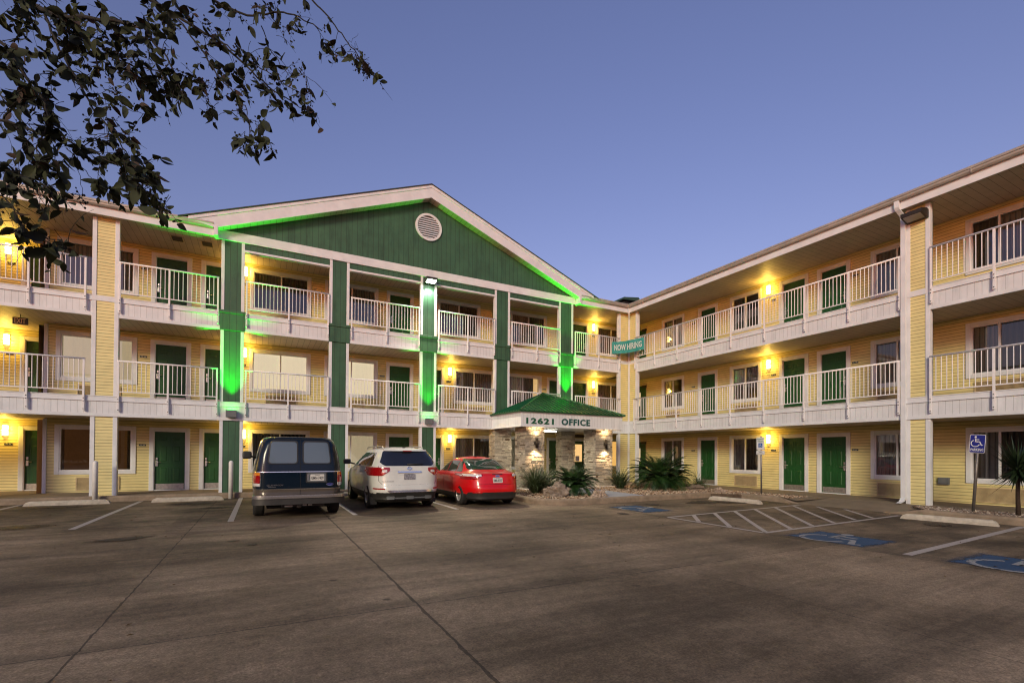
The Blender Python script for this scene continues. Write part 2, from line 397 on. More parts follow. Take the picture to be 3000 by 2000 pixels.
def text_mesh(body, size, ext=.002, bold=0., sx=1., spacing=1.):
    "vertices (x right, y up, z out) centred on the origin"
    cu = bpy.data.curves.new('t', 'FONT'); cu.body = body; cu.size = size; cu.extrude = ext; cu.offset = bold; cu.space_character = spacing
    cu.align_x = 'LEFT'; cu.resolution_u = 3
    o = bpy.data.objects.new('t', cu); COL.objects.link(o)
    dg = bpy.context.evaluated_depsgraph_get(); me = bpy.data.meshes.new_from_object(o.evaluated_get(dg))
    bpy.data.objects.remove(o); bpy.data.curves.remove(cu)
    xs = [v.co.x for v in me.vertices]; ys = [v.co.y for v in me.vertices]
    mx, my = (min(xs)+max(xs))/2, (min(ys)+max(ys))/2
    V = [((v.co.x-mx)*sx, v.co.y-my, v.co.z) for v in me.vertices]; Fc = [tuple(p.vertices) for p in me.polygons]
    W, H = (max(xs)-min(xs))*sx, max(ys)-min(ys)
    bpy.data.meshes.remove(me); return V, Fc, W, H
def put_text(mb, body, w, h, fn, mi=0, ext=.002, bold=0., spacing=1.):
    "text fitted to w x h; fn(x, y, out) -> world"
    V, Fc, W, H = text_mesh(body, 1., .01, bold, 1., spacing)
    mb.add([fn(x*w/W, y*h/H, (1 if z > 0 else 0)*ext) for x, y, z in V], Fc, mi)
def planar(origin, right, up):
    o, r, u = Vector(origin), Vector(right).normalized(), Vector(up).normalized(); n = r.cross(u)
    return lambda x, y, out=0.: tuple(o+r*x+u*y+n*out)
def stroke(mb, pts, wd, fn, mi=0, out=.002, z0=0.):
    "thick 2-D polyline as flat quads"
    P = [Vector(p) for p in pts]; L = []; Rr = []
    for i, p in enumerate(P):
        t = (P[min(i+1, len(P)-1)]-P[max(i-1, 0)]).normalized(); n = Vector((-t.y, t.x))*wd/2
        L.append(p+n); Rr.append(p-n)
    for i in range(len(P)-1): mb.add([fn(*L[i], out), fn(*Rr[i], out), fn(*Rr[i+1], out), fn(*L[i+1], out)], [(0, 1, 2, 3)], mi)
def wheelchair(mb, s, fn, mi=0, out=.002):
    "access symbol about 1 unit high, centred"
    k = lambda pts: [(x*s, y*s) for x, y in pts]
    c = [(math.cos(a)*.085-.10, math.sin(a)*.085+.42) for a in [i*math.pi*2/14 for i in range(15)]]
    mb.add([fn(x*s, y*s, out) for x, y in c[:-1]], [tuple(range(14))], mi)
    stroke(mb, k([(-.10, .30), (-.08, -.05)]), .10*s, fn, mi, out)
    stroke(mb, k([(-.10, .18), (.16, .18)]), .07*s, fn, mi, out)
    stroke(mb, k([(-.08, -.02), (.20, -.02), (.34, -.36), (.44, -.32)]), .085*s, fn, mi, out)
    arc = [(-.10+.30*math.cos(a), -.17+.30*math.sin(a)) for a in [R(115+i*12) for i in range(20)]]
    stroke(mb, k(arc), .07*s, fn, mi, out)

# ------------------------------------------------------------------ ground and kerbs
mb = MB(); mb.quad((-400, -400, 0), (400, -400, 0), (400, 400, 0), (-400, 400, 0))
struct(mb.obj('parking_lot', 'lot_concrete'))
SW = .17
mb = MB()
mb.box(-34, 1.85, -.12, 9, -.2, SW)                 # walk of the left wing (and under the building)
mb.box(-.18, 9, -24, -.12, -.2, SW)                 # walk of the right wing
struct(mb.obj('sidewalk', 'sidewalk_concrete'))
def kerb_strip(pts, wd=.17, top=SW+.012):
    mb = MB(); P = [Vector((p[0], p[1])) for p in pts]; zs = [p[2] if len(p) > 2 else top for p in pts]
    def off(i, d):
        a = P[max(i-1, 0)]; b = P[min(i+1, len(P)-1)]; t = (b-a).normalized(); n = Vector((-t.y, t.x)); return P[i]+n*d
    prof = [(0, -.1), (0, -.055), (.02, -.012), (.05, 0), (wd, 0), (wd, -.1)]
    rings = []
    for i in range(len(P)):
        ring = []
        for (d, dz) in prof:
            q = off(i, d); z = -.1 if dz == -.1 else max(zs[i]+dz*min(1, zs[i]/top), .001); ring.append((q.x, q.y, z))
        rings.append(ring)
    n = len(prof); vs = [v for r in rings for v in r]
    fs = [(i*n+k, i*n+k+1, (i+1)*n+k+1, (i+1)*n+k) for i in range(len(P)-1) for k in range(n-1)]
    fs += [tuple(range(n)), tuple(range((len(P)-1)*n, len(P)*n))]
    mb.add(vs, fs, 0); return struct(mb.obj('kerb', 'kerb_concrete'))
kerb_strip([(x, -.30) for x in np.arange(-34, -9.1, 1.2)]+[(-9.2, -.30)])
def arcp(cx, cy, r, a0, a1, n=8): return [(cx+r*math.cos(R(a0+(a1-a0)*i/n)), cy+r*math.sin(R(a0+(a1-a0)*i/n))) for i in range(n+1)]
island = [(-9.12, -.3), (-9.15, -2), (-9.2, -4), (-9.3, -5.9)]+arcp(-8.45, -6.1, .85, 180, 265)[0:]+[(-7.2, -6.98), (-5.5, -6.92), (-3.6, -6.82), (-2.35, -6.8)]+arcp(-2.2, -7.6, .8, 85, 20, 5)+[(-1.42, -8.2), (-1.44, -8.9), (-1.46, -9.3, .10), (-1.47, -9.7, .012)]
kerb_strip(island)
kerb_strip([(-1.55, -12.1, .012), (-1.56, -12.6, .10), (-1.57, -13.0), (-1.58, -15), (-1.6, -18), (-1.6, -24)])
# island fill, strip fill, ramp
mb = MB()
poly = [(x+.1, y) for x, y in [(p[0], p[1]) for p in island[:4]]]+[(p[0]*.985-.08, p[1]+.12) for p in island[4:12]]
poly = [(-9.0, -.12), (-9.05, -4), (-9.12, -5.9), (-8.9, -6.5), (-8.4, -6.8), (-5.5, -6.78), (-2.3, -6.68), (-1.6, -7.1), (-1.32, -8.0), (-1.32, -9.3), (-.18, -9.3), (-.18, -.12)]
mb.prism(poly, 2, -.1, SW-.035)
mb.prism([(-1.45, -12.7), (-1.45, -24), (-.18, -24), (-.18, -12.7)], 2, -.1, SW-.035)
struct(mb.obj('planting_bed', 'bed_soil'))
mb = MB()                                            # path from the lot to the porch and the porch floor
mb.prism([(-6.95, -6.85), (-5.2, -6.85), (-4.9, -2.5), (-6.2, -2.5)], 2, -.05, SW+.004)
mb.prism([(-7.7, -2.75), (-2.85, -2.75), (-2.85, -.12), (-7.7, -.12)], 2, -.05, SW+.002)
struct(mb.obj('path', 'path_concrete'))
mb = MB()                                            # flared ramp
mb.add([(-1.5, -9.5, .006), (-1.5, -12.3, .006), (-.18, -12.6, SW-.004), (-.18, -9.2, SW-.004), (-1.45, -9.15, .13), (-1.45, -12.7, .13)],
       [(0, 3, 2, 1), (0, 4, 3), (1, 2, 5)], 0)
mb.quad((-.18, -9.35, SW-.004), (-1.38, -9.2, SW-.02), (-1.4, -9.6, .09), (-.2, -9.9, SW-.003))
struct(mb.obj('ramp', 'sidewalk_concrete'))

# gravel: many small chips, one stuff object per bed
def inpoly(x, y, P):
    c = False; j = len(P)-1
    for i in range(len(P)):
        if (P[i][1] > y) != (P[j][1] > y) and x < (P[j][0]-P[i][0])*(y-P[i][1])/(P[j][1]-P[i][1])+P[i][0]: c = not c
        j = i
    return c
def gravel(name, P, n, smin, smax, cols, holes=()):
    mb = MB(); xs = [p[0] for p in P]; ys = [p[1] for p in P]; k = 0
    while k < n:
        x = rnd.uniform(min(xs), max(xs)); y = rnd.uniform(min(ys), max(ys))
        if not inpoly(x, y, P) or any(inpoly(x, y, h) for h in holes): continue
        k += 1; s = rnd.uniform(smin, smax); a = rnd.uniform(0, 6.28); t = rnd.uniform(.25, .6)
        e = rnd.uniform(-.5, .5); c = rnd.choice(cols); q = rnd.uniform(.65, 1.25); c = tuple(v*q for v in c)
        pts = []
        for (px, py, pz) in ((1, 0, 0), (.2, .7, 0), (-.9, .3, 0), (-.5, -.6, 0), (.1, 0, t), (0, 0, -t)):
            px *= s; py *= s*.8; pz *= s; px, pz = px*math.cos(e)-pz*math.sin(e), px*math.sin(e)+pz*math.cos(e)
            pts.append((x+px*math.cos(a)-py*math.sin(a), y+px*math.sin(a)+py*math.cos(a), SW-.02+rnd.uniform(0, .02)+pz))
        mb.add(pts, [(0, 1, 4), (1, 2, 4), (2, 3, 4), (3, 0, 4), (1, 0, 5), (2, 1, 5), (3, 2, 5), (0, 3, 5)], 0, c)
    return struct(mb.obj(name, 'gravel_chips', recalc=False), 'stuff')
pathhole = [(-6.95, -6.9), (-5.2, -6.9), (-4.9, -2.5), (-6.2, -2.5)]
porchhole = [(-7.7, -2.75), (-2.85, -2.75), (-2.85, 0), (-7.7, 0)]
g = gravel('gravel', poly, 11000, .018, .05, [(.36, .25, .16), (.28, .18, .11), (.45, .34, .24), (.16, .09, .05), (.5, .42, .33)], (pathhole, porchhole))
tag(g, 'tan and brown stone chips covering the planting bed by the porch', 'gravel')
g = gravel('gravel', [(-1.4, -13.0), (-1.4, -17), (-.22, -17), (-.22, -12.5), (-.6, -12.4)], 2200, .025, .065, [(.32, .25, .2), (.2, .14, .1), (.42, .36, .3), (.12, .08, .06)])
tag(g, 'loose river stones in the narrow bed at the right edge behind the blue parking sign', 'gravel')

# painted markings
def mark(pts2, name='parking_line', mat='line_paint', z=.004):
    mb = MB(); mb.add([(x, y, z) for x, y in pts2], [tuple(range(len(pts2)))]); return struct(mb.obj(name, mat))
def lineq(a, b, wd=.1, z=.004):
    a, b = Vector(a), Vector(b); t = (b-a).normalized(); n = Vector((-t.y, t.x))*wd/2
    return mark([(a+n)[:], (b+n)[:], (b-n)[:], (a-n)[:]], z=z)
for x0, y1 in ((-22.85, -6.6), (-20.09, -6.6), (-17.38, -6.66), (-14.68, -6.62), (-11.93, -6.5), (-25.5, -6.6)):
    lineq((x0, -.45), (x0, y1), .12)
lineq((-7.75, -15.22), (-1.7, -14.87), .13)
A, B, Cc, D = (-7.8, -10.28), (-7.82, -12.86), (-1.66, -9.86), (-1.9, -12.62)
lineq(A, Cc); lineq(B, D); lineq(A, B)
for a, b in (((-6.83, -10.2), (-7.72, -11.15)), ((-5.98, -10.15), (-7.74, -12.0)), ((-5.1, -10.1), (-7.7, -12.8)), ((-4.15, -10.05), (-6.82, -12.78)), ((-3.11, -9.97), (-5.95, -12.72)),
             ((-2.1, -9.9), (-5.05, -12.7)), ((-1.7, -10.4), (-4.0, -12.62)), ((-1.72, -11.2), (-3.2, -12.62))): lineq(a, b, .1, .0072)
def access(x0, x1, y0, y1):
    mark([(x0, y0), (x1, y0), (x1, y1), (x0, y1)], 'access_marking', 'blue_paint', .005)
    mb = MB(); fn = planar(((x0+x1)/2, (y0+y1)/2, .0105), (0, -1, 0), (1, 0, 0))
    wheelchair(mb, min(abs(x1-x0), abs(y1-y0))*1.0, lambda x, y, o=0: fn(x, y, 0))
    struct(mb.obj('access_symbol', 'symbol_paint'))
access(-7.72, -6.55, -7.75, -9.4); access(-7.78, -6.5, -13.15, -14.65); access(-7.82, -6.45, -15.65, -17.2)
def blob(cx, cy, rx, ry, ang, n=26):
    pts = []
    for i in range(n):
        a = 2*math.pi*i/n; q = 1+.35*noise.noise(Vector((math.cos(a)*1.5+cx, math.sin(a)*1.5+cy, 3)))
        x, y = rx*q*math.cos(a), ry*q*math.sin(a); pts.append((cx+x*math.cos(ang)-y*math.sin(ang), cy+x*math.sin(ang)+y*math.cos(ang)))
    return pts
soft('oil_stain', (.035, .025, .018), 'round', .6)
for bl in ((-19.0, -8.4, .62, .2, .5), (-21.1, -5.9, .55, .4, .2), (-21.7, -1.6, .9, .35, .1), (-18.6, -1.9, .9, .5, .4), (-17.9, -3.5, .5, .25, .2), (-3.0, -8.4, .5, .6, 1.), (-3.9, -8.0, .9, .4, .3), (-3.2, -13.9, .5, .25, .4), (-6.0, -7.9, .3, .2, 0), (-8.4, -9.3, .3, .15, 1.), (-17.2, -9.4, .12, .07, .2), (-16.9, -9.9, .14, .08, .8)):
    mark(blob(*bl), 'oil_stain', 'oil_stain', .0135 if bl[2] > .2 else .014)

# ------------------------------------------------------------------ the motel
motel = empty('motel_building')
tag(motel, 'three storey motel with two wings, pale yellow siding, white balconies and a big green gable', 'building')
W = 1.85; FL = (SW, SW+3.1, SW+6.2); CEIL = 8.8
LEFT, RIGHT = 0., -math.pi/2          # rotation of local (along, inwards, up) frames
def part(mb, name, mats, wing=LEFT, parent=None):
    o = mb.obj(name, mats, parent or motel); 
    if parent is None: o.rotation_euler = (0, 0, wing)
    return o
def wall_holes(mb, s0, s1, z0, z1, d, holes, mi=0):
    ss = sorted({s0, s1}|{h[0] for h in holes}|{h[1] for h in holes}); zs = sorted({z0, z1}|{h[2] for h in holes}|{h[3] for h in holes})
    for a, b in zip(ss, ss[1:]):
        for c, e in zip(zs, zs[1:]):
            ms, mz = (a+b)/2, (c+e)/2
            if ms < s0 or ms > s1 or mz < z0 or mz > z1: continue
            if any(h[0] < ms < h[1] and h[2] < mz < h[3] for h in holes): continue
            mb.quad((a, d, c), (b, d, c), (b, d, e), (a, d, e), mi)
DOORH = 2.09
# door: local origin at bottom left of the leaf, x right, y inwards
def door_mesh(wd, glass_pane=False):
    mb = MB(); mb.box(0, wd, .05, .09, .03, DOORH)
    cols = ((.11, wd/2-.05), (wd/2+.05, wd-.11)); rows = ((.28, .86), (.98, 1.62), (1.74, 1.95))
    for a, b in cols:
        for c, e in rows:
            if glass_pane and c > .9: continue
            i = .035
            mb.add([(a, .05, c), (b, .05, c), (b, .05, e), (a, .05, e), (a+i, .062, c+i), (b-i, .062, c+i), (b-i, .062, e-i), (a+i, .062, e-i),
                    (a+2*i, .04, c+2*i), (b-2*i, .04, c+2*i), (b-2*i, .04, e-2*i), (a+2*i, .04, e-2*i)],
                   [(4, 5, 9, 8), (5, 6, 10, 9), (6, 7, 11, 10), (7, 4, 8, 11), (8, 9, 10, 11)])
            mb.box(a-.012, b+.012, .042, .0505, c-.012, c); mb.box(a-.012, b+.012, .042, .0505, e, e+.012)
            mb.box(a-.012, a, .042, .0505, c, e); mb.box(b, b+.012, .042, .0505, c, e)
    return mb.mesh('door', 'door_green')
def frame_mesh(wd):
    mb = MB(); t = .15; H = DOORH
    mb.bbox(-t, -.02, -.03, .005, 0, H+.15, .008); mb.bbox(wd+.02, wd+t, -.03, .005, 0, H+.15, .008); mb.bbox(-.02, wd+.02, -.028, .005, H+.03, H+.15, .008)
    mb.box(-.03, 0, -.012, .12, 0, H+.03); mb.box(wd, wd+.03, -.012, .12, 0, H+.03); mb.box(0, wd, -.01, .12, H, H+.03); mb.box(0, wd, -.005, .12, 0, .03)
    return mb.mesh('door_frame', 'white_trim')
def handle_mesh(side, wd):
    mb = MB(); x = .07 if side < 0 else wd-.07; k = -side
    mb.bbox(x-.035, x+.035, .018, .05, .86, 1.05, .008); mb.bbox(x-.03, x+.03, .02, .05, 1.08, 1.17, .008)
    mb.tube([(x, .03, 1.0), (x, -.03, 1.0), (x+k*.03, -.035, 1.0), (x+k*.13, -.035, 1.0)], .012, 8)
    return mb.mesh('door_handle', 'steel')
def kick_mesh(wd):
    mb = MB(); mb.box(.03, wd-.03, .044, .05, .04, .24); return mb.mesh('kick_plate', 'kick_steel')
CA = {}
def cached(key, f):
    if key not in CA: CA[key] = f()
    return CA[key]
def loc(wing, s, d, z): return (s, d, z) if wing == LEFT else (d, -s, z)
def add_door(wing, s0, s1, z, side=-1, d=W, holes=None, kick=True, glassd=False):
    wd = round(s1-s0, 2); 
    if holes is not None: holes.append((s0-.0, s1+.0, z, z+DOORH+.02))
    D = link('door', cached(('d', wd, glassd), lambda: door_mesh(wd, glassd)), motel, loc(wing, s0, d, z), wing)
    link('door_frame', cached(('f', wd), lambda: frame_mesh(wd)), D); link('door_handle', cached(('h', side, wd), lambda: handle_mesh(side, wd)), D)
    if kick: link('kick_plate', cached(('k', wd), lambda: kick_mesh(wd)), D)
    if glassd:
        mb = MB(); mb.box(.13, wd-.22, .03, .049, 1.0, 1.92); link('door_glass', mb.mesh('door_glass', 'room_lit'), D)
        mb = MB(); mb.box(.25, wd-.4, .02, .029, 1.02, 1.3); link('paper_notice', mb.mesh('paper_notice', 'white_trim'), D)
    return D
GB, GT = .745, 2.12      # glass bottom / top above the floor
def win_frame_mesh(wd, mull):
    mb = MB(); t = .14; a, b = GB, GT
    mb.bbox(-t, -.02, -.03, .005, a-t, b+t, .008); mb.bbox(wd+.02, wd+t, -.03, .005, a-t, b+t, .008)
    mb.bbox(-.02, wd+.02, -.028, .005, b+.02, b+t, .008); mb.bbox(-.02, wd+.02, -.028, .005, a-t, a-.02, .008)
    for x0, x1, z0, z1 in ((-.02, .015, a-.02, b+.02), (wd-.015, wd+.02, a-.02, b+.02), (.015, wd-.015, b-.015, b+.02), (.015, wd-.015, a-.02, a+.015)): mb.box(x0, x1, -.01, .10, z0, z1)
    if mull: mb.box(mull-.025, mull+.025, .01, .06, a, b)
    return mb.mesh('window_frame', 'white_trim')
def add_window(wing, s0, s1, z, state, mull=None, d=W, holes=None, ac=None, big=False):
    wd = round(s1-s0, 2); m = round((mull-s0), 2) if mull else None
    if holes is not None: holes.append((s0-.02, s1+.02, z+GB-.02, z+GT+.02))
    Wn = link('window', cached(('w', wd, m), lambda: win_frame_mesh(wd, m)), motel, loc(wing, s0, d, z), wing)
    mb = MB(); mb.quad((.01, .05, GB), (wd-.01, .05, GB), (wd-.01, .05, GT), (.01, .05, GT)); link('pane', cached(('p', wd), lambda: mb.mesh('pane', 'window_glass')), Wn)
    # room box
    r = MB(); D = 2.2; x0, x1, z0, z1 = -.6, wd+.6, .0, 2.4; e = .12
    r.quad((x0, D, z0), (x1, D, z0), (x1, D, z1), (x0, D, z1)); r.quad((x0, e, z0), (x0, D, z0), (x0, D, z1), (x0, e, z1)); r.quad((x1, e, z0), (x1, D, z0), (x1, D, z1), (x1, e, z1))
    r.quad((x0, e, z1), (x1, e, z1), (x1, D, z1), (x0, D, z1)); r.quad((x0, e, z0), (x1, e, z0), (x1, D, z0), (x0, D, z0))
    link('room_interior', cached(('r', wd, state), lambda: r.mesh('room_interior', {'lobby': 'lobby_wall_glow', 'open': 'room_open_glow'}.get(state, 'room_wall'))), Wn)
    def cur(x0, x1, mat, amp=.025, per=.13):
        c = MB(); n = max(2, int((x1-x0)/.02)); ph = rnd.uniform(0, 6)
        P = [(x0+(x1-x0)*i/n, .13+amp*math.sin(2*math.pi*(x0+(x1-x0)*i/n)/per+ph+.8*math.sin(i*.11))) for i in range(n+1)]
        for i in range(n):
            c.add([(*P[i], GB-.06), (*P[i+1], GB-.06), (*P[i+1], GT+.06), (*P[i], GT+.06)], [(0, 1, 2, 3)], 0, None, True)
        link('curtain', c.mesh('curtain', mat), Wn)
    mm = m or wd/2
    if state == 'closed': cur(0, wd, 'curtain_folds')
    elif state == 'left': cur(0, mm+.02, 'curtain_folds'); cur(mm+.02, wd, 'curtain_dark')
    elif state == 'right': cur(mm, wd, 'curtain_folds'); cur(0, mm, 'curtain_dark')
    elif state == 'lit': cur(0, wd, 'curtain_lit', .006, .5)
    elif state == 'halflit': cur(0, wd, 'curtain_half_lit', .012, .25)
    elif state == 'dark': cur(0, wd*.3, 'curtain_dark'); 
    elif state == 'warmstrip': cur(0, wd*.86, 'curtain_folds'); c = MB(); c.box(wd*.84, wd, .16, .2, GB, GT); link('lit_room', c.mesh('lit_room', 'room_lit'), Wn)
    elif state == 'open': cur(wd*.93, wd, 'curtain_dark')
    if ac:
        a0, a1 = ac[0]-s0, ac[1]-s0; g = MB(); z0, z1 = .07, .51
        g.box(a0, a0+.03, -.03, .01, z0, z1); g.box(a1-.03, a1, -.03, .01, z0, z1); g.box(a0+.03, a1-.03, -.03, .01, z1-.03, z1); g.box(a0+.03, a1-.03, -.03, .01, z0, z0+.03)
        g.box(a0+.03, a1-.03, -.004, .003, z0+.03, z1-.03, 1); n = 13
        for i in range(n):
            zz = z0+.03+(z1-z0-.06)*(i+.3)/n; g.add([(a0+.03, -.028, zz), (a1-.03, -.028, zz), (a1-.03, -.008, zz+.018), (a0+.03, -.008, zz+.018)], [(0, 1, 2, 3)], 0)
        G = link('air_conditioner_grille', g.mesh('air_conditioner_grille', ['ac_beige', 'ac_back']), motel, loc(wing, s0, d, z), wing)
    return Wn
plain('ac_beige', (.56, .44, .25), .6, var=.25, nscale=5)
def room_sign(wing, s, z, d=W):
    def mk():
        mb = MB(); mb.bbox(-.10, .10, -.012, 0, -.033, .033, .003, 0)
        stroke(mb, [(-.07, -.014), (-.062, .010), (-.045, .017), (-.028, .010), (-.02, -.014)], .007, lambda x, y, o=0: (x, -.0135, y), 1)
        stroke(mb, [(-.052, -.014), (-.045, .0), (-.038, -.014)], .006, lambda x, y, o=0: (x, -.0135, y), 1)
        for i in range(3): stroke(mb, [(.018+i*.022, -.011), (.018+i*.022, .012)], .012, lambda x, y, o=0: (x, -.0135, y), 1)
        return mb.mesh('room_sign', ['room_sign_green', 'banner_white'])
    return link('room_sign', cached('rs', mk), motel, loc(wing, s, d, z), wing)

hl, hr, hrec = [], [], []
SZ = 1.61     # sign height above the floor
# left wing
LW = {  # window (s0, s1, mull, ac) and state per floor
 'a': (-22.66, -20.8, None, (-22.25, -21.1)), 'b': (-17.09, -15.2, -16.15, (-16.67, -15.55)), 'c': (-14.4, -12.53, -13.47, (-14.0, -12.92)),
 'd': (-8.79, -6.95, -7.87, (-8.42, -7.3)), 'e': (-6.15, -4.29, -5.23, (-5.8, -4.7)), 'd3': (-9.6, -7.73, -8.66, None), 'e3': (-5.86, -3.99, -4.91, None), 'f': (-.55, 1.32, .38, (-.2, .9))}
ST = {'a': ('open', 'halflit', 'closed'), 'b': ('left', 'lit', 'left'), 'c': ('halflit', 'lit', 'closed'), 'd': ('left', 'closed', None), 'e': ('closed', 'warmstrip', None),
      'd3': (None, None, 'left'), 'e3': (None, None, 'left'), 'f': ('lobby', 'closed', 'closed')}
for k, (s0, s1, m, ac) in LW.items():
    for fl in range(3):
        st = ST[k][fl]
        if st: add_window(LEFT, s0, s1, FL[fl], st, m, holes=hl, ac=None if st == 'lobby' else ac)
for fl in range(3):
    z = FL[fl]
    add_door(LEFT, -20.14, -19.24, z, -1, holes=hl); add_door(LEFT, -18.66, -17.76, z, -1, holes=hl); add_door(LEFT, -11.88, -10.98, z, -1, holes=hl)
    if fl < 2: add_door(LEFT, -10.42, -9.52, z, 1, holes=hl)
    if fl < 2: add_door(LEFT, -3.68, -2.78, z, -1, holes=hl)
    if fl > 0: add_door(LEFT, -2.25, -1.35, z, 1, holes=hl)
    room_sign(LEFT, -20.48, z+SZ); room_sign(LEFT, -17.44, z+SZ); room_sign(LEFT, -12.2, z+SZ)
    if fl < 2: room_sign(LEFT, -9.16, z+SZ); room_sign(LEFT, -3.98, z+SZ)
    if fl > 0: room_sign(LEFT, -.86, z+SZ)
od = add_door(LEFT, -2.25, -1.35, FL[0], 1, holes=hl, kick=False, glassd=True)
mb = MB(); mb.box(-2.3, -1.3, W-.02, W-.002, 2.45, 2.60, 0); part(mb, 'transom_panel', 'vent_brown')
# lobby seen through its window
mb = MB(); mb.box(-.5, 1.3, W+1.2, W+1.25, .17, 1.3, 0); mb.box(-.1, .3, W+.9, W+.95, 1.2, 1.75, 1); mb.box(.45, 1.3, W+1.25, W+1.27, 1.45, 2.2, 2)
part(mb, 'lobby_counter', ['room_lit', 'vent_brown', 'room_lit'])
# right wing: s = -y
RW = {'a': (.61, 1.83, 1.22, (.75, 1.7)), 'b': (4.73, 5.97, 5.34, (4.84, 5.94)), 'c': (10.33, 11.57, 10.95, (10.38, 11.5)), 'd': (12.84, 14.7, 13.43, (12.9, 14.3)), 'e': (17.2, 18.4, 17.8, (17.3, 18.3))}
SR = {'a': ('closed', 'dark', 'right'), 'b': ('left', 'left', 'dark'), 'c': ('closed', 'closed', 'closed'), 'd': ('left', 'left', 'right'), 'e': ('closed',)*3}
for k, (s0, s1, m, ac) in RW.items():
    for fl in range(3): add_window(RIGHT, s0, s1, FL[fl], SR[k][fl], m, holes=hr, ac=ac)
for fl in range(3):
    z = FL[fl]
    add_door(RIGHT, 2.97, 3.79, z, -1, holes=hr); add_door(RIGHT, 7.06, 7.92, z, -1, holes=hr); add_door(RIGHT, 8.54, 9.40, z, 1, holes=hr)
    add_door(RIGHT, 15.4, 16.3, z, 1, holes=hr)
    # slim brown framed corridor door at the inner corner
    D = link('door', cached('cd', lambda: (lambda m: (m.box(0, .82, .04, .08, .02, 2.1), m.mesh('door', 'door_green'))[1])(MB())), motel, loc(RIGHT, -1.5, W, z), RIGHT)
    mb = MB(); mb.box(-.06, 0, -.02, .1, 0, 2.2); mb.box(.82, .88, -.02, .1, 0, 2.2); mb.box(0, .82, -.02, .1, 2.12, 2.2); link('door_frame', cached('cdf', lambda: mb.mesh('door_frame', 'ac_beige')), D)
    mb2 = MB(); mb2.bbox(.5, .86, -.06, .03, 1.98, 2.1, .01); link('door_closer', cached('cdc', lambda: mb2.mesh('door_closer', 'dark_metal')), D)
    mb3 = MB(); mb3.box(.2, .34, .03, .039, 1.0, 1.75); link('door_glass', cached('cdg', lambda: mb3.mesh('door_glass', 'curtain_half_lit')), D)
    if fl < 3: hr.append((-1.5, -.68, z, z+2.1))
    for s in (2.54, 6.65, 9.7): room_sign(RIGHT, s, z+SZ)
# recessed end of the left wing
REC = 3.45
for fl in range(3):
    add_door(LEFT, -24.04, -23.14, FL[fl], -1, d=REC, holes=hrec); room_sign(LEFT, -24.44, FL[fl]+SZ, REC)
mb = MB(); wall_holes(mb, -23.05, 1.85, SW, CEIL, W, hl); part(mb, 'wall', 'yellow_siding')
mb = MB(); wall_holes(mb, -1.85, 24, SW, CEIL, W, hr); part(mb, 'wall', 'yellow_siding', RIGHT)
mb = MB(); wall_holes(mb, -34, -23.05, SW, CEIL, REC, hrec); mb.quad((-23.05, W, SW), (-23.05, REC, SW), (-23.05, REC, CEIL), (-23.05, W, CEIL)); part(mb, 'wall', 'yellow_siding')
mb = MB()
for a, b in ((SW, 2.61), (3.27, 5.71), (6.37, 8.8)): mb.bbox(-23.09, -22.99, W-.035, W+.02, a, b, .01)
part(mb, 'corner_trim', 'white_trim')
# back of the building so that no light leaks in
mb = MB(); mb.box(-34, 9, 9, 9.1, 0, 9.4); mb.box(9, 9.1, -24, 9, 0, 9.4); mb.box(-34.1, -34, 2, 9, 0, 9.4); mb.box(1.9, 9, -24.1, -24, 0, 9.4)
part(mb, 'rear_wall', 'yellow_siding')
mb = MB(); mb.box(-34, 1.84, W+.2, 9, 8.82, 8.9); mb.box(2.0, 9, -24, 9, 8.82, 8.9)
part(mb, 'attic_floor', 'room_wall')

# floor slabs with boarded undersides
def slab(wing, s0, s1, z, depth=W):
    mb = MB()
    mb.quad((s0, .02, z-.635), (s1, .02, z-.635), (s1, depth, z-.635), (s0, depth, z-.635), 0)
    mb.quad((s0, .02, z), (s1, .02, z), (s1, depth, z), (s0, depth, z), 1)
    part(mb, 'balcony_slab', ['soffit_boards', 'sidewalk_concrete'], wing)
for fl in (1, 2):
    slab(LEFT, -23.05, 0.3, FL[fl]); slab(LEFT, -34, -23.05, FL[fl], REC); slab(RIGHT, -1.85, 24, FL[fl])
mb = MB(); mb.quad((-23.05, -.25, 8.8), (-18.2, -.25, 8.8), (-18.2, W, 8.8), (-23.05, W, 8.8)); mb.quad((-18.2, .02, 8.8), (-3.34, .02, 8.8), (-3.34, W, 8.8), (-18.2, W, 8.8)); mb.quad((-3.34, -.25, 8.8), (.02, -.25, 8.8), (.02, W, 8.8), (-3.34, W, 8.8)); mb.quad((-34, -.25, 8.8), (-23.05, -.25, 8.8), (-23.05, REC, 8.8), (-34, REC, 8.8)); part(mb, 'soffit', 'soffit_boards')
mb = MB(); mb.quad((-1.85, -.25, 8.801), (24, -.25, 8.801), (24, W, 8.801), (-1.85, W, 8.801)); part(mb, 'soffit', 'soffit_boards', RIGHT)
# soffit vents
for x0, x1 in ((-19.54, -19.24), (-18.68, -18.38)):
    mb = MB(); mb.box(x0, x1, .45, .85, 8.785, 8.799); mb.box(x0-.03, x1+.03, .42, .88, 8.79, 8.7995, 1); part(mb, 'soffit_vent', ['vent_brown', 'ac_beige'])
mb = MB()

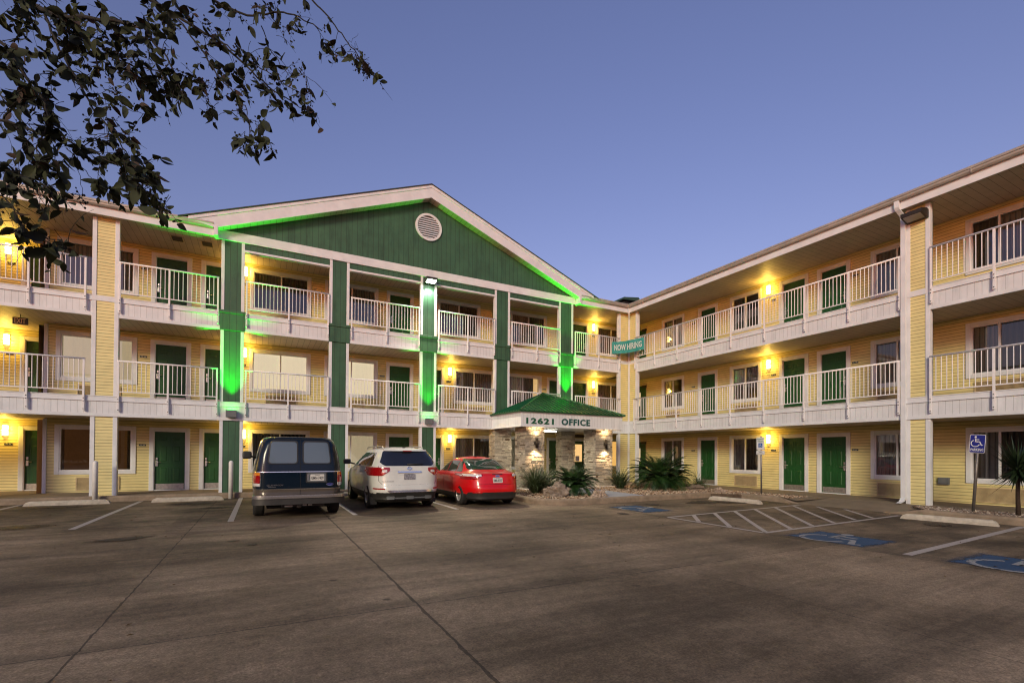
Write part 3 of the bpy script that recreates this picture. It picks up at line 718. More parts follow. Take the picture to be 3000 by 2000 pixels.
# bands (edge of each balcony): level 2 continuous, level 3 between piers
def band(wing, s0, s1, z, d):
    mb = MB(); t = z-.635+.0
    mb.box(s0, s1, d, d+.06, t+.09, z-.16, 0)
    mb.box(s0, s1, d-.02, d+.06, z-.16, z-.02, 1); mb.box(s0, s1, d-.035, d+.06, z-.02, z+.0, 1); mb.box(s0, s1, d-.035, d, z-.165, z-.15, 1)
    mb.box(s0, s1, d-.015, d+.06, t-.005, t+.09, 1)
    part(mb, 'balcony_band', ['white_panelling', 'white_trim'], wing)
band(LEFT, -34, -.02, FL[1], -.045); band(RIGHT, .0, 24, FL[1], -.045)
PIERS = [(-21.45, -20.79)]; GREEN = [(-18.06, -17.36), (-14.58, -13.87), (-11.08, -10.39), (-7.72, -6.96), (-4.33, -3.52)]
for a, b in ((-34, -25.1), (-24.45, -21.45), (-20.79, -18.06), (-17.36, -14.58), (-13.87, -11.08), (-10.39, -7.72), (-6.96, -4.33), (-3.52, -.69)): band(LEFT, a, b, FL[2], -.01)
for a, b in ((.63, 11.9), (12.56, 19.4), (20.1, 24)): band(RIGHT, a, b, FL[2], -.01)
# siding piers
def pier(wing, s0, s1, left_trim=True, right_trim=True, dp=.15):
    mb = MB(); t = .11
    for z0, z1 in ((SW, 2.64), (2.64, 6.2), (6.37, 8.8)):
        mb.box(s0+.01, s1-.01, -.012, dp-.01, z0, z1, 0)
        for a, b, ok in ((s0, s0+t, left_trim), (s1-t, s1, right_trim)):
            if ok: mb.bbox(a, b, -.03, .03, z0, z1, .006, 1); mb.box(a if a == s0 else b-.02, a+.02 if a == s0 else b, .03, dp, z0, z1, 1); mb.box(a, b, dp-.03, dp+.001, z0, z1, 1)
    mb.bbox(s0-.01, s1+.01, -.034, dp, 6.2, 6.37, .008, 1)
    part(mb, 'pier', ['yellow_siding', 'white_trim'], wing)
pier(LEFT, -21.45, -20.79); pier(LEFT, -25.1, -24.45); pier(RIGHT, 11.98, 12.56); pier(RIGHT, 19.4, 20.1)
mb = MB()          # corner pier, L shaped
for z0, z1 in ((SW, 2.64), (2.64, 6.2), (6.37, 8.8)):
    mb.box(-.69, .12, -.012, .12, z0, z1, 0); mb.box(-.012, .12, -.63, -.012, z0, z1, 0)
    mb.bbox(-.70, -.57, -.032, .03, z0, z1, .006, 1); mb.box(-.70, -.685, .03, .13, z0, z1, 1); mb.bbox(-.032, .03, -.64, -.52, z0, z1, .006, 1); mb.box(.03, .13, -.64, -.62, z0, z1, 1)
mb.box(-.69, .12, -.028, .12, 6.2, 6.37, 1); mb.box(-.028, .12, -.635, -.028, 6.2, 6.37, 1)
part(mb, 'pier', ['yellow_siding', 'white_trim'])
# green columns of the gable front
for i, (a, b) in enumerate(GREEN):
    mb = MB(); t = .10
    for z0, z1 in ((SW, 2.64), (2.64, 5.72), (6.37, 8.8))[1 if i > 2 else 0:]:
        mb.box(a+t, b-t, -.012, .13, z0, z1, 0)
        mb.bbox(a, a+t, -.03, .14, z0, z1, .006, 1); mb.bbox(b-t, b, -.03, .14, z0, z1, .006, 1)
    mb.bbox(a-.02, b+.02, -.055, .13, 5.72, 6.30, .012, 0); mb.bbox(a-.045, b+.045, -.085, .13, 6.30, 6.40, .012, 0)
    part(mb, 'green_column', ['gable_green', 'white_trim'])
# header strip above the gable openings + white band
mb = MB(); mb.box(-18.06, -3.52, -.010, .13, 8.57, 8.80, 0)
for a, b in ((-17.36, -14.58), (-13.87, -11.08), (-10.39, -7.72), (-6.96, -4.33)): mb.bbox(a-.06, b+.06, -.034, .14, 8.50, 8.575, .006, 1)
part(mb, 'gable_header', ['gable_green', 'white_trim'])
mb = MB(); mb.bbox(-18.16, -3.42, -.06, .0, 8.80, 9.12, .01); part(mb, 'gable_band', 'white_trim')
# gable wall
AX, AZ, SL = -10.77, 12.44, .3915
und = lambda x: AZ-.50-SL*abs(x-AX)
mb = MB(); mb.prism([(-18.1, 9.10), (-3.45, 9.10), (AX, und(AX)+.05+(-0))] if False else [(-18.16, 9.10), (-3.40, 9.10), (-3.40, und(-3.40)+.06), (AX, und(AX)+.06), (-18.16, und(-18.16)+.06)], 1, .0, .12); part(mb, 'gable_wall', 'gable_green')
mb = MB(); n = 40; cx, cz, rr = -10.77, 10.87, .56
ring = [(cx+rr*math.cos(2*math.pi*i/n), cz+rr*math.sin(2*math.pi*i/n)) for i in range(n)]; ri = [(cx+(rr-.09)*math.cos(2*math.pi*i/n), cz+(rr-.09)*math.sin(2*math.pi*i/n)) for i in range(n)]
for i in range(n):
    j = (i+1) % n; mb.add([(ring[i][0], -.06, ring[i][1]), (ring[j][0], -.06, ring[j][1]), (ri[j][0], -.06, ri[j][1]), (ri[i][0], -.06, ri[i][1]), (ring[i][0], 0, ring[i][1]), (ring[j][0], 0, ring[j][1]), (ri[i][0], -.01, ri[i][1]), (ri[j][0], -.01, ri[j][1])],
        [(0, 1, 2, 3), (0, 4, 5, 1), (3, 2, 7, 6)])
mb.add([(x, -.012, z) for x, z in ri], [tuple(range(n))], 1)
for i in range(10):
    zz = cz-.42+i*.088; h = math.sqrt(max(0, .465**2-(zz-cz)**2))
    if h > .05: mb.add([(cx-h, -.055, zz-.03), (cx+h, -.055, zz-.03), (cx+h, -.015, zz+.03), (cx-h, -.015, zz+.03)], [(0, 1, 2, 3)])
part(mb, 'round_vent', ['white_trim', 'vent_brown'])
# rake: fascia, soffit, roof
RX = (-18.95, -2.59)
def tp(x): return AZ-SL*abs(x-AX)
mb = MB(); mb.prism([(RX[0], tp(RX[0])), (AX, AZ), (RX[1], tp(RX[1])), (RX[1]-.05, tp(RX[1])-.10), (-3.32, und(-3.32)), (AX, und(AX)), (-18.22, und(-18.22)), (RX[0]+.05, tp(RX[0])-.10)], 1, -.37, -.33, 0)
mb.prism([(RX[0]-.02, tp(RX[0])-.0), (AX, AZ+.02), (RX[1]+.02, tp(RX[1])), (RX[1]+.02, tp(RX[1])-.11), (AX, AZ-.10), (RX[0]-.02, tp(RX[0])-.11)], 1, -.39, -.371, 0)
part(mb, 'rake_board', 'white_trim')
mb = MB(); mb.add([(-18.22, -.335, und(-18.22)), (AX, -.335, und(AX)), (AX, .0, und(AX)), (-18.22, .0, und(-18.22)), (-3.32, -.335, und(-3.32)), (-3.32, 0, und(-3.32))], [(0, 1, 2, 3), (1, 4, 5, 2)])
mb.bbox(-18.26, -18.14, -.38, .0, 8.78, und(-18.22)+.1, .01, 1); mb.bbox(-3.40, -3.28, -.38, .0, 8.78, und(-3.32)+.1, .01, 1)
part(mb, 'rake_soffit', ['soffit_boards', 'white_trim'])
mb = MB()
mb.add([(RX[0]-.3, -.42, tp(RX[0]-.3)+.02), (AX, -.42, AZ+.02), (RX[1]+.3, -.42, tp(RX[1]+.3)+.02), (RX[0]-.3, 9, tp(RX[0]-.3)+.02), (AX, 9, AZ+.02), (RX[1]+.3, 9, tp(RX[1]+.3)+.02),
        (RX[0]-.3, -.42, tp(RX[0]-.3)+.055), (AX, -.42, AZ+.055), (RX[1]+.3, -.42, tp(RX[1]+.3)+.055), (RX[0]-.3, 9, tp(RX[0]-.3)+.055), (AX, 9, AZ+.055), (RX[1]+.3, 9, tp(RX[1]+.3)+.055)],
       [(0, 1, 4, 3), (1, 2, 5, 4), (6, 7, 10, 9), (7, 8, 11, 10), (0, 6, 7, 1), (1, 7, 8, 2), (0, 3, 9, 6), (2, 8, 11, 5)])
part(mb, 'gable_roof', 'shingle')
mb = MB(); RS = .27     # main roofs
zr_ = 9.17+RS*.56
mb.add([(-34, -.36, 9.17), (-.36, -.36, 9.17), (5, 5, 9.17+RS*5.36), (-34, 5, 9.17+RS*5.36), (-34, 10, 9.17), (10, 10, 9.17), (10, -24, 9.17), (5, -24, 9.17+RS*5.36), (-.36, -24, 9.17),
        (-34, .2, zr_), (.2, .2, zr_), (-18.3, -.36, 9.17), (-18.3, .2, zr_), (-3.3, -.36, 9.17), (-3.3, .2, zr_)],
       [(0, 11, 12, 9), (13, 1, 10, 14), (9, 12, 14, 10, 2, 3), (3, 2, 5, 4), (1, 8, 7, 2, 10), (2, 7, 6, 5)])
part(mb, 'roof', 'shingle')
# eave fascia + gutters
def eave(wing, s0, s1):
    mb = MB(); mb.box(s0, s1, -.25, -.22, 8.79, 9.05)
    part(mb, 'eave_board', 'white_trim', wing)
    mb = MB(); mb.prism([(-.25, 9.03), (-.33, 9.03), (-.36, 9.07), (-.365, 9.12), (-.385, 9.13), (-.385, 9.19), (-.37, 9.19), (-.36, 9.15), (-.25, 9.15)], 0, s0, s1)
    x = s0+1.1
    while x < s1: mb.box(x, x+.02, -.392, -.25, 9.025, 9.195); x += 6.1
    part(mb, 'gutter', 'gutter', wing)
eave(LEFT, -34, -18.26); eave(LEFT, -3.28, -.25); eave(RIGHT, .25, 24)
# downspouts
mb = MB(); 
def spout(pts, wd=.085, dp=.06):
    b = MB()
    for (p, q) in zip(pts, pts[1:]):
        b.add([(p[0]-dp/2, p[1]-wd/2, p[2]), (p[0]+dp/2, p[1]-wd/2, p[2]), (p[0]+dp/2, p[1]+wd/2, p[2]), (p[0]-dp/2, p[1]+wd/2, p[2]),
               (q[0]-dp/2, q[1]-wd/2, q[2]), (q[0]+dp/2, q[1]-wd/2, q[2]), (q[0]+dp/2, q[1]+wd/2, q[2]), (q[0]-dp/2, q[1]+wd/2, q[2])],
              [(0, 1, 5, 4), (1, 2, 6, 5), (2, 3, 7, 6), (3, 0, 4, 7), (0, 3, 2, 1), (4, 5, 6, 7)])
    return b
part(spout([(-.31, -11.88, 9.05), (-.31, -11.88, 8.86), (-.27, -11.9, 8.78), (-.12, -11.95, 8.62), (-.085, -11.95, 8.52), (-.085, -11.95, .35), (-.14, -11.93, .24), (-.26, -11.90, .19)], .12, .07), 'downspout', 'white_trim')
part(spout([(-.27, -.30, 9.04), (-.25, -.28, 8.75), (-.06, -.075, 8.5), (-.06, -.075, .3), (-.12, -.12, .2)], .07, .07), 'downspout', 'white_trim')
# electrical box on the right wing
mb = MB(); mb.bbox(12.05, 12.33, W-.07, W, .70, .92, .01); mb.bbox(12.09, 12.29, W-.085, W-.07, .735, .885, .01); part(mb, 'socket_box', 'grey_metal', RIGHT)

# railings
def post_mesh():
    mb = MB(); mb.bbox(-.025, .025, -.025, .025, -.48, 1.08, .004, 0)
    for z in (-.10, -.19, -.43): mb.tube([(0, -.02, z), (0, -.034, z)], .013, 8, 1)
    return mb.mesh('post', ['white_rail', 'dark_metal'])
def railing(wing, posts, z, d=-.075, s0=None, s1=None):
    s0 = posts[0] if s0 is None else s0; s1 = posts[-1] if s1 is None else s1
    mb = MB(); mb.tube([(s0-.03, 0, 1.1), (s1+.03, 0, 1.1)], .028, 10); mb.box(s0, s1, -.014, .014, .125, .155)
    for a, b in zip([s0]+posts if s0 < posts[0]-.2 else posts, (posts if s0 < posts[0]-.2 else posts[1:])+([s1] if s1 > posts[-1]+.2 else [])):
        n = max(2, round((b-a)/.118))
        for i in range(1, n): x = a+(b-a)*i/n; mb.tube([(x, 0, .15), (x, 0, 1.09)], .0115, 6, caps=False)
    o = mb.obj('railing', 'white_rail', motel); o.location = loc(wing, 0, d, z); o.rotation_euler = (0, 0, wing)
    for s in posts: link('post', cached('post', post_mesh), o, (s, 0, 0))
for fl in (1, 2):
    z = FL[fl]; dd = -.11 if fl == 1 else -.075
    for ps in ([-24.2, -22.87, -21.59], [-20.79+.03, -19.49, -18.14], [-17.29, -15.96, -14.63], [-13.79, -12.46, -11.15], [-10.31, -9.01, -7.75], [-6.88, -5.56, -4.30], [-3.42, -2.0, -.66]): railing(LEFT, ps, z, dd)
    railing(RIGHT, [.52, 1.88, 3.29, 4.69, 6.1, 7.55, 9.05, 10.46, 11.84], z, dd)
    railing(RIGHT, [12.6, 13.91, 15.25, 16.6, 17.95, 19.3], z, dd)

# roof ventilator behind the corner
rv = empty('roof_ventilator', (2.25, 2.9, 10.2)); tag(rv, 'green metal roof ventilator poking above the gutter at the inner corner', 'vent')
mb = MB(); mb.bbox(-.45, .45, -.4, .4, 0, .30, .02); mb.box(-.62, .62, -.55, .55, -.1, .05); mb.obj('vent_base', 'roof_vent_green' if 'roof_vent_green' in M else 'dark_metal', rv)
plain('vent_green', (.03, .07, .05), .5)
mb = MB(); mb.prism([(-.62, .34), (-.55, .48), (.55, .62), (.66, .52), (.6, .40)], 1, -.55, .55); mb.obj('vent_hood', 'vent_green', rv)

# ------------------------------------------------------------------ lamps
def light(name, kind, locn, energy, color, parent=None, **kw):
    l = bpy.data.lights.new(name, kind); l.energy = energy*LK; l.color = color
    for k, v in kw.items(): setattr(l, k, v)
    o = bpy.data.objects.new(name, l); COL.objects.link(o); o.location = locn
    if parent: o.parent = parent
    return o
def sconce_mesh():
    mb = MB(); n = 10
    pr = [(.075*math.cos(math.pi*i/n), -.02-.085*math.sin(math.pi*i/n)) for i in range(n+1)]
    for z0, z1 in ((-.17, .17),):
        mb.add([(x, y, z0) for x, y in pr]+[(x, y, z1) for x, y in pr], [(i, i+1, n+2+i, n+1+i) for i in range(n)]+[tuple(range(n+1)), tuple(range(n+1, 2*n+2))], 0, None, False)
    return mb.mesh('lamp_shade', 'lamp_glass')
def sconce_back():
    mb = MB(); mb.bbox(-.085, .085, -.02, 0, -.19, .19, .006); mb.bbox(-.085, .085, -.112, -.02, -.012, .012, .003); return mb.mesh('back_plate', 'ac_beige')
def wall_lamp(wing, s, z, label, d=W, e=15.):
    o = empty('wall_lamp', loc(wing, s, d, z), wing); tag(o, label, 'lamp', 'lit wall lamps along the motel galleries')
    link('lamp_shade', cached('ls', sconce_mesh), o); link('back_plate', cached('lb', sconce_back), o)
    light('lamp_light', 'POINT', (0, -.17, 0), e, (1., .62, .09), o, shadow_soft_size=.06)
for fl, t in ((0, 'ground floor wall lamp glowing left of the room window behind the dark van'), (1, 'middle floor wall lamp glowing left of the brightest lit curtained window'), (2, 'top floor wall lamp glowing at the left end of the first bay under the gable')): wall_lamp(LEFT, -17.40, FL[fl]+2.07, t)
for fl, t in ((0, 'ground floor wall lamp glowing above the red sedan'), (1, 'middle floor wall lamp glowing just right of the central green column')): wall_lamp(LEFT, -9.10, FL[fl]+2.07, t)
for fl, t in ((1, 'middle floor wall lamp just right of the last green column, above the porch roof'), (2, 'top floor wall lamp just right of the last green column, beside the corner')): wall_lamp(LEFT, -.88, FL[fl]+2.07, t)
for fl, t in ((0, 'ground floor wall lamp glowing behind the white reserved parking sign'), (1, 'middle floor wall lamp glowing between window and doors of the right wing'), (2, 'top floor wall lamp glowing between window and doors of the right wing')): wall_lamp(RIGHT, 6.45, FL[fl]+2.07, t)
for fl, t in ((0, 'ground floor wall lamp left of the green door at the left edge of the photo'), (1, 'middle floor wall lamp at the left edge, below the EXIT sign'), (2, 'top floor wall lamp at the left edge behind the railing and leaves')): wall_lamp(LEFT, -24.52, FL[fl]+2.07, t, REC, 22.)
# green uplights on the band
def spot(locn, target, energy, color, ang, blend=.6, parent=None, size=.04):
    o = light('spot_light', 'SPOT', locn, energy, color, parent, spot_size=R(ang), spot_blend=blend, shadow_soft_size=size)
    o.rotation_euler = (Vector(locn)-Vector(target)).to_track_quat('Z', 'Y').to_euler(); return o
GRN = (.0, 1., .025)
for x, zl, t, en in ((-17.71, 2.74, 'grey box uplight throwing green light up the leftmost green column', 1900), (-10.73, 2.74, 'grey box uplight throwing green light up the central green column', 1100), (-3.93, 3.74, 'grey box uplight throwing green light up the last green column, behind the porch roof', 2300)):
    o = empty('uplight', (x, -.08, zl)); tag(o, t, 'light', 'green uplights at the foot of the columns')
    mb = MB(); mb.prism([(-.17, 0), (-.03, 0), (-.0, .02), (-.0, .24), (-.19, .24)], 0, -.155, .155); mb.obj('lamp_housing', 'grey_metal', o)
    mb = MB(); mb.box(-.13, .13, -.175, -.02, .241, .247); mb.obj('lamp_lens', 'green_lens', o)
    spot((0, -.19, .25), (0, -.15, 6.5), en*.74, GRN, 54, 1., o, .05); spot((0, -.12, .25), (0, -.03, 3.0), en*.04, GRN, 30, 1., o, .07)
    light('glow_light', 'POINT', (0, -.12, .36), 1.2, GRN, o, shadow_soft_size=.05)
# floodlight on top of the middle column, lit
def flood(locn, rz, label, lit):
    o = empty('floodlight', locn, rz); tag(o, label, 'floodlight')
    mb = MB(); mb.prism([(0, .10), (-.10, .12), (-.42, .06), (-.42, -.02), (-.10, -.10), (0, -.10)], 0, -.22, .22); mb.obj('lamp_housing', 'dark_metal', o)
    mb = MB(); mb.add([(-.18, -.13, -.098), (.18, -.13, -.098), (.18, -.38, -.04), (-.18, -.38, -.04), (-.18, -.13, -.09), (.18, -.13, -.09), (.18, -.38, -.03), (-.18, -.38, -.03)], [(0, 1, 2, 3), (0, 4, 5, 1), (1, 5, 6, 2), (2, 6, 7, 3), (3, 7, 4, 0)])
    mb.obj('lamp_lens', 'flood_glass_lit' if lit else 'flood_glass', o); return o
o = flood((-10.73, -.05, 8.62), 0, 'small dark floodlight shining white under the gable band on the central column', True)
spot((0, -.26, -.13), (0, -.15, -3), 110, (.8, 1., .75), 125, .5, o, .06); spot((0, -.40, -.12), (0, -4.5, -8.5), 1150, (1., .86, .66), 100, 1., o, .08)
flood((-.03, -12.28, 8.48), RIGHT, 'unlit brown floodlight on the yellow pier under the right wing eave', False).scale = (1.15, 1.0, 1.2)
# EXIT sign hanging from the gallery ceiling
o = empty('exit_sign', (-23.35, .9, 5.62)); tag(o, 'dark hanging EXIT sign at the left end of the middle gallery', 'sign')
mb = MB(); mb.bbox(-.17, .17, -.03, .03, -.21, -.0, .006); mb.tube([(0, 0, 0), (0, 0, .1)], .01); mb.obj('sign_board', 'exit_plate', o)
mb = MB(); put_text(mb, 'EXIT', .26, .15, planar((0, -.031, -.105), (1, 0, 0), (0, 0, 1)), 0, .002, .015); mb.obj('lettering', 'exit_letter', o)

# ------------------------------------------------------------------ entrance porch
porch = empty('entrance_porch', (-5.35, -1.4, SW)); PO = Vector((-5.35, -1.4, SW))
tag(porch, 'white porch with green metal hipped roof on stone pillars reading 12621 OFFICE', 'porch')
def pobj(mb, name, mats): mb.v = [tuple(Vector(v)-PO) for v in mb.v]; return mb.obj(name, mats, porch)
PX0, PX1, PY0, PZ0, PZ1 = -7.86, -2.80, -2.76, 2.63, 3.24
mb = MB()
mb.box(PX0, PX1, PY0, PY0+.06, PZ0+.07, PZ1-.07, 0); mb.box(PX0-.02, PX1+.02, PY0-.02, PY0+.07, PZ1-.07, PZ1+.02, 1); mb.box(PX0-.012, PX1+.012, PY0-.012, PY0+.07, PZ0, PZ0+.07, 1)
pobj(mb, 'front_fascia', ['white_panelling', 'white_trim'])
boards('white_panelling_y', WHITE, 1, .15, .62, wd=.07)
for x, sg in ((PX0, 1), (PX1, -1)):
    mb = MB(); a, b = (x, x+.06*sg) if sg > 0 else (x-.06, x)
    mb.box(a, b, PY0+.071, -.09, PZ0+.07, PZ1-.07, 0); mb.box(a-.02*(sg > 0), b+.02*(sg < 0), PY0+.071, -.09, PZ1-.07, PZ1+.02, 1); mb.box(a-.012*(sg > 0), b+.012*(sg < 0), PY0+.071, -.09, PZ0, PZ0+.07, 1)
    pobj(mb, 'side_fascia', ['white_panelling_y', 'white_trim'])
mb = MB(); mb.quad((PX0+.05, PY0+.05, PZ0+.03), (PX1-.05, PY0+.05, PZ0+.03), (PX1-.05, .0, PZ0+.03), (PX0+.05, .0, PZ0+.03)); pobj(mb, 'porch_ceiling', 'white_trim')
ex0, ex1, ey, ez = PX0-.10, PX1+.10, PY0-.10, PZ1+.02; ap = Vector((-5.33, -.20, 4.36))
mb = MB(); mb.add([(ex0, ey, ez), (ex1, ey, ez), tuple(ap), (ex0, -.09, ez), (ex1, -.09, ez), (ex0, ey, ez-.05), (ex1, ey, ez-.05), (ex0, -.09, ez-.05), (ex1, -.09, ez-.05)],
                  [(0, 1, 2), (3, 0, 2), (1, 4, 2), (0, 5, 6, 1), (3, 7, 5, 0), (1, 6, 8, 4), (5, 7, 8, 6), (4, 3, 2)])
A0, B0 = Vector((ex0, ey, ez)), Vector((ex1, ey, ez))
def rib(a, b, r=.022): mb.tube([a, b], r, 5, 0, True, False)
rib(A0, ap, .045); rib(B0, ap, .045); 
up = Vector((0, ap.y-ey, ap.z-ez))
n = 24
for i in range(1, n):
    x = ex0+(ex1-ex0)*i/n; t = (x-ex0)/(ap.x-ex0) if x < ap.x else (ex1-x)/(ex1-ap.x)
    rib(Vector((x, ey, ez+.006)), Vector((x, ey, ez+.006))+up*t*.99)
L0 = Vector((ex0, -.09, ez))
for sx, xe in ((1, ex0), (-1, ex1)):
    for i in range(1, 12):
        y = ey+(-.09-ey)*i/12; t = (y-ey)/(ap.y-ey) if y < ap.y else 1-(y-ap.y)/(.12)
        rib(Vector((xe, y, ez+.006)), Vector((xe, y, ez+.006))+Vector((ap.x-xe, 0, ap.z-ez))*min(t, 1)*.99)
pobj(mb, 'roof', 'roof_metal_green')
def stone_column(x0, x1, y0, y1, z0, z1):
    mb = MB(); r2 = random.Random(int(x0*100+y0*10)); z = z0
    cols = [(.42, .375, .31), (.48, .43, .35), (.37, .33, .28), (.45, .40, .32), (.41, .365, .30), (.28, .245, .20)]
    mb.box(x0+.05, x1-.05, y0+.05, y1-.05, z0, z1, 0, (.1, .085, .07))
    while z < z1-.01:
        h = min(r2.choice((.035, .05, .065, .085)), z1-z)
        for face in range(4):
            a, b = (x0, x1) if face in (0, 2) else (y0, y1); s = a
            while s < b-.01:
                l = min(r2.uniform(.10, .42), b-s); l = b-s if b-s-l < .06 else l
                p = r2.uniform(.0, .045); g = .003; kq = r2.uniform(.78, 1.15); c = tuple(v*kq for v in r2.choice(cols))
                if r2.random() < .04: c = (.13, .09, .06)
                e0 = s+g if s > a else s-p*.3; e1 = s+l-g if s+l < b else s+l+p*.3
                if face == 0: mb.box(e0, e1, y0-p, y0+.06, z+g, z+h-g, 0, c)
                elif face == 2: mb.box(e0, e1, y1-.06, y1+p, z+g, z+h-g, 0, c)
                elif face == 1: mb.box(x1-.06, x1+p, e0, e1, z+g, z+h-g, 0, c)
                else: mb.box(x0-p, x0+.06, e0, e1, z+g, z+h-g, 0, c)
                s += l
        z += h
    pobj(mb, 'stone_pillar', 'ledge_stone')
for x0, x1, y0, y1 in ((-7.42, -6.56, -2.32, -1.5), (-3.9, -3.02, -2.32, -1.5), (-7.70, -6.9, -.09, .45), (-4.2, -3.45, -.09, .35)): stone_column(x0, x1, y0, y1, SW, PZ0+.02)
mb = MB(); put_text(mb, '12621', 1.27, .24, planar((-7.0, PY0-.001, 2.865), (1, 0, 0), (0, 0, 1)), 0, .02, .035, 1.2); pobj(mb, 'lettering', 'letter_green')
mb = MB(); put_text(mb, 'OFFICE', 1.43, .27, planar((-5.27, PY0-.001, 2.875), (1, 0, 0), (0, 0, 1)), 0, .02, .035, 1.16); pobj(mb, 'lettering', 'letter_teal')
# fluorescent fitting
o = empty('ceiling_light', (-5.75, -1.0, 2.60)); tag(o, 'long fluorescent tube light on the porch ceiling', 'ceiling light')
mb = MB(); mb.bbox(-.62, .62, -.07, .07, 0, .06, .01); mb.bbox(.62, .70, -.09, .09, -.06, .06, .01); mb.bbox(-.70, -.62, -.09, .09, -.06, .06, .01); mb.obj('lamp_housing', 'white_trim', o)
mb = MB(); mb.tube([(-.62, -.03, -.025), (.62, -.03, -.025)], .022); mb.tube([(-.62, .03, -.025), (.62, .03, -.025)], .022); mb.obj('tube', 'fluorescent', o)
l = light('tube_light', 'AREA', (0, 0, -.07), 22, (1., .92, .66), o); l.data.shape = 'RECTANGLE'; l.data.size = 1.2; l.data.size_y = .12
for x, t in ((-6.98, 'dark cylinder up-and-down lamp on the left front stone pillar'), (-3.46, 'dark cylinder up-and-down lamp on the right front stone pillar')):
    o = empty('pillar_lamp', (x, -2.36, 2.0)); tag(o, t, 'lamp', 'up-and-down lamps on the porch pillars')
    mb = MB(); mb.lathe([(.0, -.18), (.045, -.18), (.055, -.20), (.055, .20), (.045, .18), (0, .18)], 20, center=(0, -.12, 0)); mb.bbox(-.05, .05, -.10, .0, -.07, .07, .01); mb.obj('lamp_housing', 'dark_metal', o)
    mb = MB(); mb.lathe([(0, -.19), (.043, -.19)], 16, center=(0, -.12, 0)); mb.lathe([(0, .19), (.043, .19)], 16, center=(0, -.12, 0)); mb.obj('bulb', 'warm_bulb', o)
    spot((0, -.17, -.22), (0, .02, -1.6), 62, (1., .66, .34), 120, .9, o, .03); spot((0, -.17, .22), (0, .02, 1.6), 36, (1., .66, .34), 125, .9, o, .03)
# Christmas tree seen through the lobby window
o = empty('christmas_tree', (-.10, 2.45, SW)); tag(o, 'small teal lit Christmas tree inside the lobby window beside the porch', 'tree')
mb = MB(); r3 = random.Random(3)
for i in range(700):
    h = r3.uniform(.35, 1.85); rr = (1.95-h)*.28*r3.uniform(.5, 1); a = r3.uniform(0, 6.28); s = .035
    p = Vector((rr*math.cos(a), rr*math.sin(a), h)); q = Vector((r3.uniform(-1, 1), r3.uniform(-1, 1), r3.uniform(-1, .3))).normalized()*s*2; t = q.cross(Vector((0, 0, 1))).normalized()*s*.5
    mb.add([p-t, p+t, p+q], [(0, 1, 2)])
mb.obj('needles', 'xmas_green', o, False)
mb = MB(); mb.tube([(0, 0, 0), (0, 0, 1.5)], [.03, .01]); mb.obj('trunk', 'bark', o)

# ------------------------------------------------------------------ banner
o = empty('banner', (-.65, -.62, 6.9)); tag(o, 'teal NOW HIRING banner strung across the inner corner of the top gallery', 'banner')
bl, br, tl_, tr_ = Vector((-1.25, -.18, 6.60)), Vector((-.16, -1.28, 6.75)), Vector((-1.27, -.18, 7.20)), Vector((-.16, -1.26, 7.36))
O = Vector(o.location); nrm = (br-bl).cross(Vector((0, 0, 1))).normalized()
def bs(u, v, out=0.):
    p = bl.lerp(br, u).lerp(tl_.lerp(tr_, u), v); sag = -.05*math.sin(math.pi*u); wv = .025*math.sin(9*u+2*v)+.015*math.sin(23*u+1)
    return tuple(p+Vector((0, 0, sag))+nrm*(wv+out)-O)
mb = MB(); n = 36
for i in range(n):
    for j in range(6):
        u0, u1, v0, v1 = i/n, (i+1)/n, j/6, (j+1)/6; mb.add([bs(u0, v0), bs(u1, v0), bs(u1, v1), bs(u0, v1)], [(0, 1, 2, 3)], 0, None, True)
mb.obj('cloth', 'banner_teal', o)
mb = MB(); V, Fc, Wt, Ht = text_mesh('NOW HIRING', 1., .01, .03)
bm = bmesh.new(); 
mb.add([bs(.5+x/Wt*.86, .5+y/Ht*.50, .006) for x, y, z in V if True], Fc, 0); mb.obj('lettering', 'banner_white', o)
mb = MB(); mb.tube([Vector(bs(0, 1)), Vector((-1.3, -.08, 7.3))-O], .006, 5); mb.tube([Vector(bs(1, 1)), Vector((-.08, -1.32, 7.42))-O], .006, 5); mb.tube([Vector(bs(1, 0)), Vector((-.08, -1.3, 6.62))-O], .006, 5); mb.obj('cord', 'banner_white', o)

# ------------------------------------------------------------------ bollards, wheel stops, signs
for x, y, t in ((-21.2, -.46, 'white steel bollard in front of the yellow pier at the left'), (-17.68, -.48, 'white steel bollard in front of the first green column, left of the van')):
    mb = MB(); mb.lathe([(0, 0), (.067, 0), (.067, 1.20), (.060, 1.235), (.035, 1.26), (0, 1.27)], 24)
    o = mb.obj('bollard', 'bollard_white'); o.location = (x, y, 0); tag(o, t, 'bollard', 'white bollards along the walk')
def wheel_stop(x, y, rz, ln, label, sink=0.):
    mb = MB(); h = .13; n = 14; sec = [(-.09, 0), (-.085, .07), (-.05, h), (.05, h), (.085, .07), (.09, 0)]; vs = []
    for i in range(n+1):
        s = -ln/2+ln*i/n; e = .06*(1 if i in (0, n) else 0)
        for (a, b) in sec: q = noise.noise(Vector((s*3+x, a*9, b*9+y)))*.010; vs.append((s+(e if i == 0 else -e if i == n else 0)*(b/h), a*(1+q*3), max(0, b-e*.5*(b > .1)+q)))
    m = len(sec); fs = [(i*m+k, i*m+k+1, (i+1)*m+k+1, (i+1)*m+k) for i in range(n) for k in range(m-1)]+[tuple(range(m)), tuple(range(n*m, n*m+m))]
    mb.add(vs, fs); o = mb.obj('wheel_stop', 'stop_concrete'); o.location = (x, y, 0); o.rotation_euler = (0, 0, rz); tag(o, label, 'wheel stop', 'concrete wheel stops')
wheel_stop(-21.69, -.86, .01, 1.9, 'rust stained concrete wheel stop beside the left bollard')
wheel_stop(-18.8, -.92, .03, 1.9, 'concrete wheel stop in the empty space between the two bollards')
